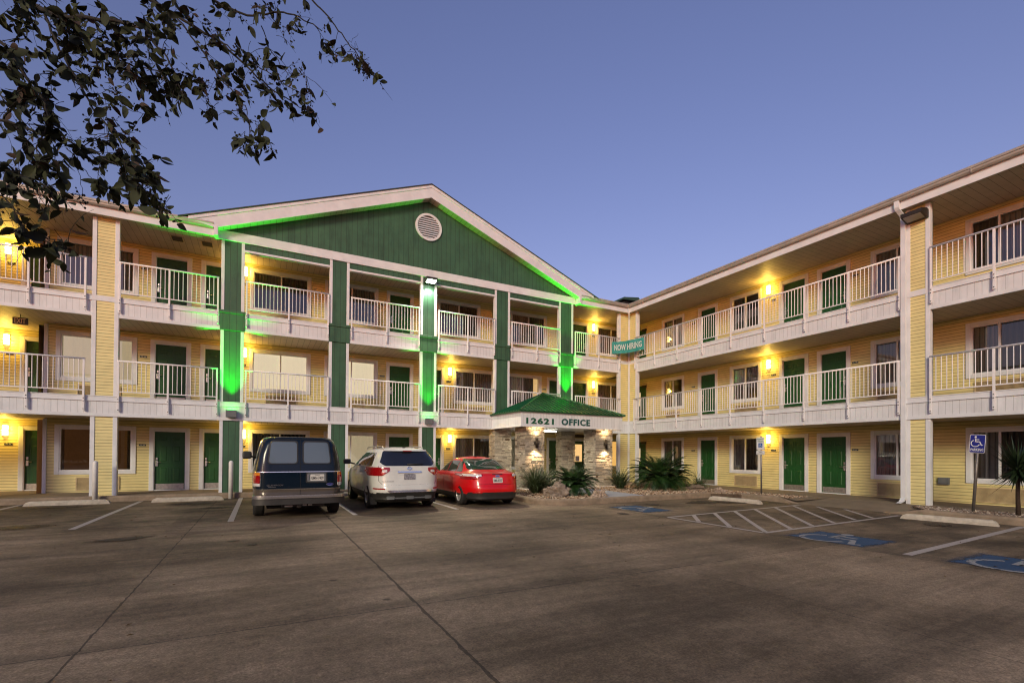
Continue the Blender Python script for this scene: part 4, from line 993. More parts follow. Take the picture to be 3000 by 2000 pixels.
wheel_stop(-2.72, -8.3, math.pi/2+.09, 1.85, 'weathered wheel stop in front of the white reserved parking sign')
wheel_stop(-2.32, -13.76, math.pi/2+.22, 1.75, 'clean pale wheel stop in front of the blue parking sign')
wheel_stop(-13.3, -.92, 0, 1.9, 'wheel stop under the nose of the pale SUV'); 
def rrect(w_, h_, r_, n=5):
    P = []
    for cx_, cy_, a0 in ((w_/2-r_, h_/2-r_, 0), (-w_/2+r_, h_/2-r_, 90), (-w_/2+r_, -h_/2+r_, 180), (w_/2-r_, -h_/2+r_, 270)):
        P += [(cx_+r_*math.cos(R(a0+90*i/n)), cy_+r_*math.sin(R(a0+90*i/n))) for i in range(n+1)]
    return P
def board(mb, w_, h_, r_, fn, t=.003, mi=0, z0=0.):
    P = rrect(w_, h_, r_); n = len(P); mb.add([fn(x, y, z0) for x, y in P]+[fn(x, y, z0+t) for x, y in P], [tuple(range(n))[::-1], tuple(range(n, 2*n))]+[(i, (i+1) % n, n+(i+1) % n, n+i) for i in range(n)], mi)
# face direction: towards -x (signs face the lot)
def shift(fn, dx, dy): return lambda x, y, o=0.: fn(x+dx, y+dy, o)
o = empty('parking_sign', (-.88, -7.98, SW-.04)); tag(o, 'white RESERVED PARKING sign with small VAN ACCESSIBLE plate on a steel post', 'sign')
plain('reserved_green', (.02, .16, .10), .5, var=.05); plain('post_steel', (.22, .20, .19), .5, .6, var=.3, nscale=8)
mb = MB(); mb.tube([(.035, 0, 0), (.035, .01, 2.12)], .028, 12); mb.obj('post', 'post_steel', o)
fn = planar((-.005, .01, 1.86), (0, -1, 0), (0, 0, 1))
mb = MB(); board(mb, .31, .46, .03, fn, .004, 0); board(mb, .29, .44, .025, fn, .0008, 1, .0045); board(mb, .278, .428, .022, fn, .0008, 0, .0056)
mb.obj('sign_board', ['sign_white', 'reserved_green'], o)
mb = MB(); put_text(mb, 'RESERVED', .24, .05, shift(fn, 0, .15), 0, .008, .02); put_text(mb, 'PARKING', .22, .05, shift(fn, 0, .075), 0, .008, .02); mb.obj('lettering', 'reserved_green', o)
mb = MB(); f2 = shift(fn, 0, -.065); board(mb, .155, .155, .01, f2, .001, 0, .0066); wheelchair(mb, .12, f2, 1, .0085); mb.obj('symbol', ['sign_symbol_blue', 'sign_white'], o)
fn2 = planar((-.005, .01, 1.53), (0, -1, 0), (0, 0, 1)); mb = MB(); board(mb, .33, .145, .03, fn2, .004, 0); board(mb, .31, .128, .025, fn2, .0008, 1, .0045); board(mb, .30, .118, .022, fn2, .0008, 0, .0056); mb.obj('lower_plate', ['sign_white', 'reserved_green'], o)
mb = MB(); put_text(mb, 'VAN', .14, .04, shift(fn2, 0, .025), 0, .008, .02); put_text(mb, 'ACCESSIBLE', .24, .026, shift(fn2, 0, -.03), 0, .008, .01); mb.obj('lettering', 'ink_black', o)
o = empty('parking_sign', (-.88, -13.74, SW-.04)); tag(o, 'blue wheelchair PARKING sign on a leaning steel post near the right edge', 'sign')
o.rotation_euler = (R(3.2), R(0), 0)
mb = MB(); mb.tube([(.04, 0, 0), (.04, 0, 2.0)], .033, 12); mb.obj('post', 'post_steel', o)
fn = planar((0, -.0, 1.76), (0, -1, 0), (0, 0, 1)); mb = MB(); board(mb, .30, .46, .03, fn, .004, 1); board(mb, .28, .44, .025, fn, .001, 0, .0045); mb.obj('sign_board', ['sign_blue', 'sign_white'], o)
mb = MB(); wheelchair(mb, .27, shift(fn, -.01, .055), 0, .008); mb.obj('symbol', 'sign_white', o)
mb = MB(); put_text(mb, 'PARKING', .245, .07, shift(fn, 0, -.15), 0, .008, .02); mb.obj('lettering', 'sign_white', o)

# ------------------------------------------------------------------ vehicles
class Body:
    """closed body made of horizontal rounded slices; tables are (z, value)"""
    def __init__(s, w, yr, yf, n, zs):
        s.w, s.yr, s.yf, s.n, s.zs = w, yr, yf, n, zs
    @staticmethod
    def it(t, z):
        if z <= t[0][0]: return t[0][1]
        for (a, va), (b, vb) in zip(t, t[1:]):
            if z <= b: return va+(vb-va)*(z-a)/(b-a)
        return t[-1][1]
    def P(s, z): return s.it(s.w, z), s.it(s.yr, z), s.it(s.yf, z), s.it(s.n, z)
    def rear(s, x, z, off=0.):
        w_, a, b, n = s.P(z); c, l = (a+b)/2, (b-a)/2; t = min(.999, abs(x)/w_)
        y = c-l*(1-t**n)**(1/n); e = 1e-3
        if off:
            t2 = min(.999, abs(x+e)/w_); dyx = ((c-l*(1-t2**n)**(1/n))-y)/e
            w3, a3, b3, n3 = s.P(z+e*5); t3 = min(.999, abs(x)/w3); dyz = (((a3+b3)/2-(b3-a3)/2*(1-t3**n3)**(1/n3))-y)/(e*5)
            N = Vector((dyx, -1, dyz)).normalized(); return (x+N.x*off, y+N.y*off, z+N.z*off)
        return (x, y, z)
    def side(s, y, z, sg, off=0.):
        w_, a, b, n = s.P(z); c, l = (a+b)/2, (b-a)/2; t = min(.9999, abs(y-c)/l)
        return (sg*(w_*(1-t**n)**(1/n)+off), y, z+off*.2)
    def mesh(s, mb, N=112, mi=lambda z: 0, cap=6):
        rings = []
        for z in s.zs:
            w_, a, b, n = s.P(z); c, l = (a+b)/2, (b-a)/2; ring = []
            for k in range(N):
                t = 2*math.pi*(k+.5)/N; cs, sn = math.cos(t), math.sin(t)
                ring.append((w_*math.copysign(abs(cs)**(2/n), cs), c+l*math.copysign(abs(sn)**(2/n), sn), z))
            rings.append(ring)
        w_, a, b, n = s.P(s.zs[-1]); c = (a+b)/2
        for i in range(1, cap+1):
            k = 1-i/cap*.999; top = rings[len(s.zs)-1]; h = s.crown*(1-k*k)
            rings.append([(x*k, c+(y-c)*k, s.zs[-1]+h) for x, y, z in top])
        vs = [v for r_ in rings for v in r_]; b0 = len(mb.v); mb.v += vs
        for i in range(len(rings)-1):
            m_ = mi((rings[i][0][2]+rings[i+1][0][2])/2)
            for k in range(N):
                mb.f.append((b0+i*N+k, b0+i*N+(k+1) % N, b0+(i+1)*N+(k+1) % N, b0+(i+1)*N+k)); mb.m.append(m_); mb.c.append(None); mb.sm.append(True)
        mb.f.append(tuple(b0+k for k in range(N))[::-1]); mb.m.append(mi(s.zs[0])); mb.c.append(None); mb.sm.append(False)
        last = b0+(len(rings)-1)*N; mb.f.append(tuple(last+k for k in range(N))); mb.m.append(0); mb.c.append(None); mb.sm.append(True)
    crown = .05
def patch(mb, f, z0, z1, xl, xr, rad=.0, off=.006, depth=.02, mi=0, nz=14, nx=16):
    """surface patch on f(x,z,off): between xl(z) and xr(z), rounded corners, with a skirt"""
    rows = []
    for i in range(nz+1):
        t = i/nz; z = z0+(z1-z0)*(.5-.5*math.cos(math.pi*t)) if rad else z0+(z1-z0)*t
        e = 0
        if rad:
            q = min(z-z0, z1-z)
            if q < rad: e = rad-math.sqrt(max(0, rad*rad-(rad-q)**2))
        a = (xl(z) if callable(xl) else xl)+e; b = (xr(z) if callable(xr) else xr)-e
        rows.append([(a+(b-a)*k/nx, z) for k in range(nx+1)])
    vs = [f(x, z, off) for r_ in rows for x, z in r_]; m = nx+1
    fs = [(i*m+k, i*m+k+1, (i+1)*m+k+1, (i+1)*m+k) for i in range(nz) for k in range(nx)]
    mb.add(vs, fs, mi, None, True)
    loop = [(0, k) for k in range(nx+1)]+[(i, nx) for i in range(1, nz+1)]+[(nz, k) for k in range(nx-1, -1, -1)]+[(i, 0) for i in range(nz-1, 0, -1)]
    A = [f(*rows[i][k], off) for i, k in loop]; B = [f(*rows[i][k], off-depth) for i, k in loop]; n = len(A)
    mb.add(A+B, [(i, (i+1) % n, n+(i+1) % n, n+i) for i in range(n)], mi)
def cut_arches(o, wheels, r):
    for (x, y) in wheels:
        mb = MB(); mb.lathe([(0, -.20), (r, -.20), (r, .20), (0, .20)], 36, axis=0, center=(x, y, r*.86)); me = mb.mesh('c', 'under_black')
        bm = bmesh.new(); bm.from_mesh(me); bmesh.ops.remove_doubles(bm, verts=bm.verts[:], dist=1e-5); bmesh.ops.recalc_face_normals(bm, faces=bm.faces[:]); bm.to_mesh(me); bm.free()
        c = link('c', me); md = o.modifiers.new('b', 'BOOLEAN'); md.operation = 'DIFFERENCE'; md.object = c; md.solver = 'EXACT'
        try: md.material_mode = 'TRANSFER'
        except Exception: pass
        dg = bpy.context.evaluated_depsgraph_get(); dg.update(); nm = bpy.data.meshes.new_from_object(o.evaluated_get(dg))
        o.modifiers.clear(); o.data = nm; bpy.data.objects.remove(c)
def wheel(parent, x, y, r, wd, spokes=5, steel=False):
    sg = -1 if x < 0 else 1
    e = empty('wheel', (x, y, r), 0, parent)
    h = wd/2
    mb = MB(); mb.lathe([(r*.62, -h), (r*.70, -h-.006), (r*.9, -h), (r*.97, -h+.02), (r, -h+.05), (r, h-.05), (r*.97, h-.02), (r*.9, h), (r*.70, h+.006), (r*.62, h)], 40, axis=0)
    for g in (-.045, -.015, .015, .045): mb.lathe([(r+.0025, g-.010), (r+.0025, g+.010)], 40, axis=0)
    mb.obj('tyre', 'black_rubber', e)
    mb = MB(); R0 = r*.63
    mb.lathe([(R0, -h*.9), (R0, h*.95), (R0*.93, h*.95), (R0*.9, h*.5), (R0*.86, -h*.5)], 40, axis=0)
    mb.lathe([(0, h*.70), (R0*.2, h*.70), (R0*.24, h*.5)], 24, axis=0)
    for k in range(spokes*(1 if not steel else 1)):
        a = 2*math.pi*k/spokes
        for da in ((-.13, .13) if spokes == 5 else (0,)):
            c0, c1 = a+da*.6, a+da*1.5; ww = .028*r/.35
            p0 = Vector((h*.62, R0*.18*math.cos(c0), R0*.18*math.sin(c0))); p1 = Vector((h*.86, R0*.95*math.cos(c1), R0*.95*math.sin(c1))); t = (p1-p0).normalized(); s_ = t.cross(Vector((1, 0, 0))).normalized()*ww
            mb.add([p0-s_, p0+s_, p1+s_*.9, p1-s_*.9, p0-s_-Vector((.03, 0, 0)), p0+s_-Vector((.03, 0, 0)), p1+s_*.9-Vector((.03, 0, 0)), p1-s_*.9-Vector((.03, 0, 0))], [(0, 1, 2, 3), (0, 4, 5, 1), (1, 5, 6, 2), (2, 6, 7, 3), (3, 7, 4, 0)])
    o = mb.obj('rim', 'alloy', e)
    mb = MB(); mb.lathe([(0, -h*.2), (R0*.9, -h*.2)], 24, axis=0); mb.obj('brake_disc', 'under_black', e)
    if sg < 0: e.rotation_euler = (0, 0, math.pi)
plain('plate_scenic', (.40, .38, .38), .35, .4, var=.9, nscale=28)
def lplate(parent, f, x, z, body, state='TEXAS', wd=.31, ht=.155, mat='plate_white'):
    mb = MB(); patch(mb, f, z-ht/2, z+ht/2, x-wd/2, x+wd/2, .012, .012, .01, 0, 6, 6)
    o = mb.obj('license_plate', mat, parent); mb = MB()
    base = lambda px, py, out=0.: f(x+px, z+py, .014+out)
    if body: put_text(mb, body, wd*.88, ht*.46, shift(base, 0, -.012), 0, .001, .01)
    if state: put_text(mb, state, wd*.36, ht*.14, shift(base, 0, ht*.36), 0, .001, .0)
    mb.obj('lettering', 'ink_black', o); return o
def lin(a, b): # linear function through (z,x) pairs
    return lambda z: a[1]+(b[1]-a[1])*(z-a[0])/(b[0]-a[0])
def steps(*p):
    o = []
    for a, b, n in p: o += [a+(b-a)*i/n for i in range(n)]
    return o+[p[-1][1]]

# --- dark blue full-size van
van = empty('van', (-15.96, -6.62, 0), 0); tag(van, 'dark blue full size van with tan lower trim, parked left of the pale SUV', 'van')
L = 5.3
B1 = Body(w=[(.40, .93), (.50, .985), (.70, 1.0), (.95, 1.005), (1.09, .99), (1.12, .985), (1.28, .955), (1.55, .90), (1.75, .85), (1.84, .815), (1.89, .785), (1.915, .74)],
          yr=[(.40, .06), (.55, .02), (.70, .0), (1.09, .005), (1.3, .03), (1.6, .07), (1.8, .10), (1.88, .125), (1.915, .17)],
          yf=[(.40, L-.1), (.8, L), (1.1, L-.15), (1.2, L-.6), (1.5, L-1.0), (1.8, L-1.35), (1.915, L-1.6)],
          n=[(.4, 9), (1.1, 10), (1.5, 11), (1.8, 9), (1.915, 6)], zs=steps((.40, .70, 6), (.70, 1.08, 5), (1.08, 1.13, 3), (1.13, 1.80, 9), (1.80, 1.915, 6)))
B1.crown = .045
mb = MB(); B1.mesh(mb, 128, lambda z: 0 if z > .70 else 1); body = mb.obj('body', ['paint_blue', 'paint_tan', 'under_black'], van)
cut_arches(body, [(-.86, .90), (.86, .90), (-.86, 4.4), (.86, 4.4)], .385)
for x in (-.86, .86): wheel(van, x*1.0, .90, .345, .24, 8); wheel(van, x, 4.4, .345, .24, 8)
rf = B1.rear
mb = MB(); seam = MB()
for x0 in (-.79, -.004, .785): patch(seam, rf, .52, 1.86, x0, x0+.010, 0, .002, .004, 0, 24, 1)
patch(seam, rf, 1.275, 1.282, -.79, .79, 0, .002, .004, 0, 1, 20); patch(seam, rf, 1.86, 1.875, -.76, .76, 0, .006, .012, 0, 1, 20)
seam.obj('door_seam', 'under_black', van)
mb = MB(); patch(mb, rf, 1.088, 1.104, -.97, .97, 0, .008, .01, 0, 1, 40); patch(mb, rf, .685, .70, -.985, .985, 0, .010, .012, 0, 1, 40)
mb.obj('side_moulding', 'chrome', van)
for sg in (-1, 1):
    a0, a1 = (-.70, -.045) if sg < 0 else (.045, .70)
    mb = MB(); patch(mb, rf, 1.285, 1.835, (lambda z: a0+(z-1.285)*.10) if sg < 0 else a0, a1 if sg < 0 else (lambda z: a1-(z-1.285)*.10), .07, .004, .01, 1)
    patch(mb, rf, 1.30, 1.80, (lambda z: a0+.03+(z-1.3)*.10) if sg < 0 else a0+.03, a1-.03 if sg < 0 else (lambda z: a1-.03-(z-1.3)*.10), .06, .007, .005, 0)
    o = mb.obj('rear_window', ['van_glass', 'black_plastic'], van)
    x0, x1 = (-.985, -.83) if sg < 0 else (.83, .985)
    t = MB(); patch(t, rf, .755, 1.09, x0, x1, .015, .012, .02, 3, 10, 8); patch(t, rf, .77, .83, x0+.012, x1-.012, .008, .02, .01, 2, 6, 8); patch(t, rf, .835, 1.01, x0+.012, x1-.012, .008, .02, .01, 0, 8, 8); patch(t, rf, 1.015, 1.08, x0+.012, x1-.012, .008, .02, .01, 1, 6, 8)
    t.obj('tail_light', ['red_lens', 'amber_lens', 'clear_lens', 'chrome'], van)
mb = MB()                         # bumper
for z0, z1, mi_, off in ((.34, .485, 1, .13), (.485, .545, 0, .16), (.545, .56, 0, .14)):
    patch(mb, lambda x, z, o_: (x, -.0-o_*(1)+.10*(abs(x)/1.0)**8*1.6, z), z0, z1, -1.01, 1.01, .02, off, .14, mi_, 6, 40)
mb.obj('rear_bumper', ['chrome', 'bumper_grey'], van)
mb = MB(); patch(mb, rf, .83, 1.085, .12, .60, .02, .004, .02, 0, 8, 8); patch(mb, rf, .86, 1.06, .15, .57, .02, .007, .002, 1, 8, 8); patch(mb, rf, .90, 1.03, .155, .185, .01, .02, .01, 2, 6, 2); mb.obj('plate_housing', ['black_plastic', 'grey_metal', 'steel'], van)
lplate(van, rf, .375, .955, 'GMN-7409')
base = lambda px, py, o_=0.: rf(px, py, .004+o_)
mb = MB(); put_text(mb, 'CLUB WAGON', .34, .035, shift(base, -.54, .79), 0, .004, .01); patch(mb, rf, .745, .756, -.68, -.52, 0, .006, .004, 0, 1, 4); mb.obj('lettering', 'chrome', van)
mb = MB(); N = 22; P = [(.66+.085*math.cos(2*math.pi*i/N), .79+.033*math.sin(2*math.pi*i/N)) for i in range(N)]
mb.add([rf(x, z, .010) for x, z in P], [tuple(range(N))], 1); P2 = [(.66+.076*math.cos(2*math.pi*i/N), .79+.027*math.sin(2*math.pi*i/N)) for i in range(N)]; mb.add([rf(x, z, .012) for x, z in P2], [tuple(range(N))], 0)
put_text(mb, 'Ford', .10, .03, shift(base, .66, .79), 1, .010); mb.obj('badge', ['sign_blue', 'chrome'], van)
# side windows and mirror
for sg in (-1, 1):
    mb = MB(); sf = lambda y, z, o_: B1.side(y, z, sg, o_)
    for y0, y1 in ((.35, 1.6), (1.75, 3.0), (3.1, 3.9)): patch(mb, sf, 1.27, 1.74, y0, y1, .06, .006, .01, 0, 10, 10)
    mb.obj('side_window', 'car_glass', van)
    m_ = MB(); m_.bbox(sg*1.02-.0 if sg > 0 else -1.27, sg*1.27 if sg > 0 else -1.03, 3.78, 3.93, 1.36, 1.58, .05); m_.tube([(sg*.93, 3.86, 1.4), (sg*1.08, 3.86, 1.44)], .03); m_.obj('side_mirror', 'black_plastic', van)
mb = MB(); mb.box(-.40, .55, .05, .12, .27, .33); mb.bbox(-.07, .02, -.03, .1, .25, .34, .008); mb.obj('tow_hitch', 'dark_metal', van)
for xa, xb, za in ((-.33, -.16, .27), (.06, .15, .285), (.18, .27, .285)):
    mb = MB(); mb.box(xa, xb, .04, .049, za, za+.036); mb.obj('hitch_sticker', 'plate_white', van)
mb = MB(); mb.box(-.7, .7, .3, 5.0, .22, .42); mb.tube([(-.8, .9, .345), (.8, .9, .345)], .06); mb.tube([(.5, 1.6, .3), (.52, .25, .3)], .035); mb.obj('chassis', 'under_black', van)
van.rotation_euler = (0, 0, R(.8))

# --- pale SUV
suv = empty('suv', (-13.19, -6.22, 0), 0); tag(suv, 'pale silver white SUV with roof rails parked between the dark van and red sedan', 'SUV')
L = 4.95
B2 = Body(w=[(.22, .86), (.36, .93), (.50, .965), (.80, .985), (1.0, .975), (1.15, .95), (1.22, .915), (1.4, .83), (1.55, .745), (1.63, .69), (1.67, .62)],
          yr=[(.22, .16), (.34, .06), (.50, .0), (.62, .01), (.70, .05), (1.0, .09), (1.17, .12), (1.3, .20), (1.45, .29), (1.60, .40), (1.645, .46), (1.67, .55)],
          yf=[(.22, L-.2), (.5, L), (.9, L-.1), (1.05, L-.4), (1.12, L-1.1), (1.4, L-1.75), (1.6, L-2.2), (1.67, L-2.5)],
          n=[(.22, 5), (.5, 5.2), (.9, 5.5), (1.17, 6), (1.4, 6.5), (1.6, 5.5), (1.67, 4)], zs=steps((.22, .50, 6), (.50, .72, 5), (.72, 1.17, 8), (1.17, 1.60, 9), (1.60, 1.67, 5)))
B2.crown = .065
mb = MB(); B2.mesh(mb, 144, lambda z: 0 if z > .44 else 1); body = mb.obj('body', ['paint_white', 'black_plastic', 'under_black'], suv)
WX = .835
cut_arches(body, [(-WX-.03, 1.13), (WX+.03, 1.13), (-WX-.03, 4.03), (WX+.03, 4.03)], .415)
for x in (-WX, WX):
    for y in (1.13, 4.03): wheel(suv, x, y, .375, .245, 5)
rf2 = B2.rear
mb = MB(); patch(mb, rf2, 1.205, 1.615, lambda z: -.80+(z-1.2)*.42-.14*max(0, (1.30-z)/.1)*-1, lambda z: .80-(z-1.2)*.42-.14*max(0, (1.30-z)/.1), .05, .006, .01, 0, 16, 24); mb.obj('rear_window', 'car_glass', suv)
mb = MB(); patch(mb, lambda x, z, o_: (x, B2.rear(x, 1.615)[1]-.05-o_+.12*abs(x)**2+(z-1.62)*1.2, z), 1.615, 1.66, -.60, .60, .015, .02, .12, 0, 4, 20); mb.obj('spoiler', 'paint_white', suv)
mb = MB(); patch(mb, lambda x, z, o_: (x, B2.rear(x, 1.60)[1]-.055-o_, z), 1.600, 1.625, -.12, .12, .005, .018, .02, 0, 3, 6); mb.obj('brake_light', 'red_lens', suv)
mb = MB(); mb.tube([(-.05, B2.rear(0, 1.25)[1]-.03, 1.25), (.2, B2.rear(.2, 1.25)[1]-.035, 1.255), (.40, B2.rear(.4, 1.25)[1]-.03, 1.26)], [.018, .014, .008]); mb.obj('wiper', 'black_plastic', suv)
seam = MB()
hx = lambda z: .80-.10*max(0, (.80-z)/.12)
patch(seam, rf2, .70, 1.20, lambda z: -hx(z)-.004, lambda z: -hx(z)+.004, 0, .002, .004, 0, 20, 1); patch(seam, rf2, .70, 1.20, lambda z: hx(z)-.004, lambda z: hx(z)+.004, 0, .002, .004, 0, 20, 1); patch(seam, rf2, .694, .702, -.72, .72, 0, .003, .005, 0, 1, 20)
seam.obj('door_seam', 'under_black', suv)
for sg in (-1, 1):
    mb = MB()
    fl2 = lambda x, z, o_: rf2(sg*abs(x), z, o_)
    a, b = .53, .972
    patch(mb, lambda x, z, o_: rf2(sg*x, z, o_), .94, 1.165, lambda z: .72-.19*min(1, max(0, (z-.94)/.13))*1.0, lambda z: .965, .02, .014, .02, 0, 12, 16)
    patch(mb, lambda x, z, o_: rf2(sg*x, z, o_), 1.035, 1.10, .60, .72, .012, .019, .006, 1, 6, 6)
    patch(mb, lambda x, z, o_: rf2(sg*x, z, o_), .97, 1.14, .80, .91, .03, .018, .005, 2, 8, 6)
    mb.obj('tail_light', ['red_lens', 'clear_lens', 'red_lens'], suv)
    mb = MB(); patch(mb, lambda x, z, o_: rf2(sg*x, z, o_), .575, .61, .66, .90, .012, .010, .01, 0, 4, 8); mb.obj('reflector', 'red_lens', suv)
    # side glass in one dark band with pillars
    mb = MB(); sf = lambda y, z, o_: B2.side(y, z, sg, o_)
    patch(mb, sf, 1.20, 1.56, lambda z: .62+(z-1.2)*.55, lambda z: 1.62, .04, .005, .01, 0, 10, 10); patch(mb, sf, 1.20, 1.57, 1.66, 2.58, .03, .005, .01, 0, 10, 10); patch(mb, sf, 1.20, 1.56, 2.64, lambda z: 3.55-(z-1.2)*1.5, .03, .005, .01, 0, 10, 10)
    mb.obj('side_window', 'car_glass', suv)
    mb = MB(); patch(mb, sf, 1.175, 1.19, .5, 3.6, 0, .008, .01, 0, 1, 20); mb.obj('window_trim', 'chrome', suv)
    mb = MB()
    for yy in (1.75, 2.75): mb.tube([(sg*.985, yy, 1.03), (sg*1.01, yy+.03, 1.03), (sg*1.01, yy+.17, 1.03), (sg*.985, yy+.2, 1.03)], .012)
    mb.obj('door_handle', 'chrome', suv)
    mb = MB(); ys = (1.63, 2.62, 3.6)
    for yy in ys: patch(mb, sf, .40, 1.19, yy, yy+.008, 0, .002, .004, 0, 12, 1)
    mb.obj('door_seam', 'under_black', suv)
    m_ = MB(); m_.bbox(1.03 if sg > 0 else -1.25, 1.25 if sg > 0 else -1.03, 3.28, 3.42, 1.20, 1.36, .04); m_.tube([(sg*.90, 3.36, 1.2), (sg*1.06, 3.36, 1.25)], .025); m_.obj('side_mirror', 'black_plastic', suv)
    m_ = MB(); zr = 1.695; m_.tube([(sg*.56, .75, zr-.02), (sg*.57, .85, zr+.035), (sg*.58, 1.5, zr+.055), (sg*.58, 2.4, zr+.05), (sg*.57, 2.95, zr+.02), (sg*.56, 3.05, zr-.03)], .016, 8); m_.tube([(sg*.57, 1.7, zr-.02), (sg*.575, 1.7, zr+.05)], .02); m_.obj('roof_rail', 'steel', suv)
    m_ = MB(); m_.box(min(sg*.76, sg*.93), max(sg*.76, sg*.93), .64, .66, .14, .34); m_.obj('mud_flap', 'black_plastic', suv)
mb = MB(); mb.tube([(.05, .9, 1.72), (.05, .82, 1.82)], .006); mb.bbox(.02, .08, .86, .96, 1.70, 1.735, .01); mb.obj('antenna', 'black_plastic', suv)
mb = MB(); patch(mb, rf2, 1.02, 1.058, -.33, .33, .015, .03, .03, 0, 5, 16)
patch(mb, lambda x, z, o_: (x, rf2(x, z)[1]-o_-.02, z), .505, .56, lambda z: -.60+(.56-z)*.9-.03, lambda z: .60-(.56-z)*.9+.03, .02, .02, .05, 0, 6, 20)
mb.obj('chrome_trim', 'chrome', suv)
mb = MB(); N = 26; cz = 1.135
rg = [( .058*math.cos(2*math.pi*i/N), cz+.05*math.sin(2*math.pi*i/N)) for i in range(N)]; r2_ = [(.044*math.cos(2*math.pi*i/N), cz+.037*math.sin(2*math.pi*i/N)) for i in range(N)]
for i in range(N): j = (i+1) % N; mb.add([rf2(*rg[i], .016), rf2(*rg[j], .016), rf2(*r2_[j], .016), rf2(*r2_[i], .016)], [(0, 1, 2, 3)])
patch(mb, rf2, cz-.010, cz+.010, -.075, .075, 0, .020, .01, 0, 1, 6); mb.obj('badge', 'chrome', suv)
mb = MB(); base2 = lambda px, py, o_=0.: rf2(px, py, .004+o_); put_text(mb, 'PATHFINDER', .30, .022, shift(base2, -.58, .79), 0, .003, .01, 1.2); mb.obj('lettering', 'grey_metal', suv)
lplate(suv, rf2, 0.0, .915, None, 'TEXAS', mat='plate_scenic')
mb = MB(); 
patch(mb, lambda x, z, o_: (x, rf2(x, max(z, .36))[1]-o_, z), .30, .49, lambda z: -.90+(.0), lambda z: .90, .04, .012, .05, 0, 8, 30)
for x in (-.52, .0, .52): patch(mb, lambda xx, z, o_: (xx, rf2(xx, max(z, .36))[1]-o_, z), .31, .40, x-.10, x+.10, .02, .045, .05, 1, 5, 5)
patch(mb, lambda x, z, o_: (x, rf2(x, max(z, .36))[1]-o_, z), .335, .36, -.62, .62, .008, .03, .03, 1, 3, 16)
mb.obj('rear_bumper', ['black_plastic', 'grey_metal'], suv)
mb = MB(); mb.box(-.7, .7, .4, 4.6, .20, .36); mb.tube([(-.8, 1.13, .36), (.8, 1.13, .36)], .05); mb.tube([(.45, 1.4, .27), (.47, .25, .27)], .035); mb.obj('chassis', 'under_black', suv)

# --- red sedan
car = empty('sedan', (-10.60, -6.40, 0), 0); tag(car, 'bright red compact sedan seen from behind, rightmost of the three parked vehicles', 'car')
L = 4.5
B3 = Body(w=[(.18, .80), (.30, .87), (.45, .90), (.70, .91), (.85, .895), (.93, .86), (.99, .80), (1.05, .745), (1.2, .68), (1.33, .60), (1.39, .55), (1.42, .47)],
          yr=[(.18, .10), (.30, .03), (.45, .0), (.56, .005), (.66, .05), (.80, .08), (.93, .10), (.965, .12), (.985, .20), (1.0, .42), (1.06, .60), (1.2, .88), (1.33, 1.18), (1.39, 1.38), (1.42, 1.6)],
          yf=[(.18, L-.2), (.5, L), (.75, L-.1), (.9, L-.7), (1.0, L-1.2), (1.2, L-1.6), (1.38, L-2.1), (1.42, L-2.3)],
          n=[(.18, 4.2), (.5, 4.4), (.9, 4.6), (1.05, 4.5), (1.3, 5), (1.42, 4)], zs=steps((.18, .45, 6), (.45, .70, 6), (.70, .93, 6), (.93, .99, 4), (.99, 1.06, 4), (1.06, 1.33, 7), (1.33, 1.42, 5)))
B3.crown = .05
mb = MB(); B3.mesh(mb, 144, lambda z: 0 if z > .36 else 1); body = mb.obj('body', ['paint_red', 'black_plastic', 'under_black'], car)
cut_arches(body, [(-.80, .98), (.80, .98), (-.80, 3.63), (.80, 3.63)], .345)
for x in (-.775, .775):
    for y in (.98, 3.63): wheel(car, x, y, .315, .215, 5)
rf3 = B3.rear
mb = MB(); patch(mb, rf3, 1.075, 1.385, lambda z: -.66+(z-1.075)*.34, lambda z: .66-(z-1.075)*.34, .05, .006, .01, 0, 12, 20); mb.obj('rear_window', 'sedan_glass', car)
for sg in (-1, 1):
    f = lambda x, z, o_: rf3(sg*x, z, o_)
    mb = MB(); patch(mb, f, .80, .955, lambda z: .62-.16*min(1, max(0, (z-.80)/.12)), .872, .018, .014, .02, 1, 10, 14)
    patch(mb, f, .885, .945, lambda z: .50, .86, .015, .018, .006, 0, 6, 10); mb.obj('tail_light', ['clear_lens', 'red_lens'], car)
    mb = MB(); sf = lambda y, z, o_: B3.side(y, z, sg, o_)
    patch(mb, sf, 1.00, 1.32, lambda z: 1.0+(z-1.0)*.9, lambda z: 1.45, .03, .005, .01, 0, 8, 6); patch(mb, sf, 1.0, 1.34, 1.49, 2.22, .03, .005, .01, 0, 10, 10); patch(mb, sf, 1.0, 1.33, 2.28, lambda z: 3.15-(z-1.)*1.9, .03, .005, .01, 0, 10, 10)
    mb.obj('side_window', 'sedan_glass', car)
    mb = MB()
    for yy in (1.55, 2.5): mb.tube([(sg*.88, yy, .86), (sg*.91, yy+.03, .86), (sg*.91, yy+.17, .86), (sg*.88, yy+.2, .86)], .012)
    mb.obj('door_handle', 'paint_red', car)
    mb = MB()
    for yy in (1.45, 2.24, 3.2): patch(mb, sf, .35, .99, yy, yy+.008, 0, .002, .004, 0, 12, 1)
    mb.obj('door_seam', 'under_black', car)
    m_ = MB(); m_.bbox(.93 if sg > 0 else -1.08, 1.08 if sg > 0 else -.93, 2.98, 3.12, .98, 1.12, .04); m_.tube([(sg*.8, 3.05, .98), (sg*.95, 3.05, 1.02)], .022); m_.obj('side_mirror', 'paint_red', car)
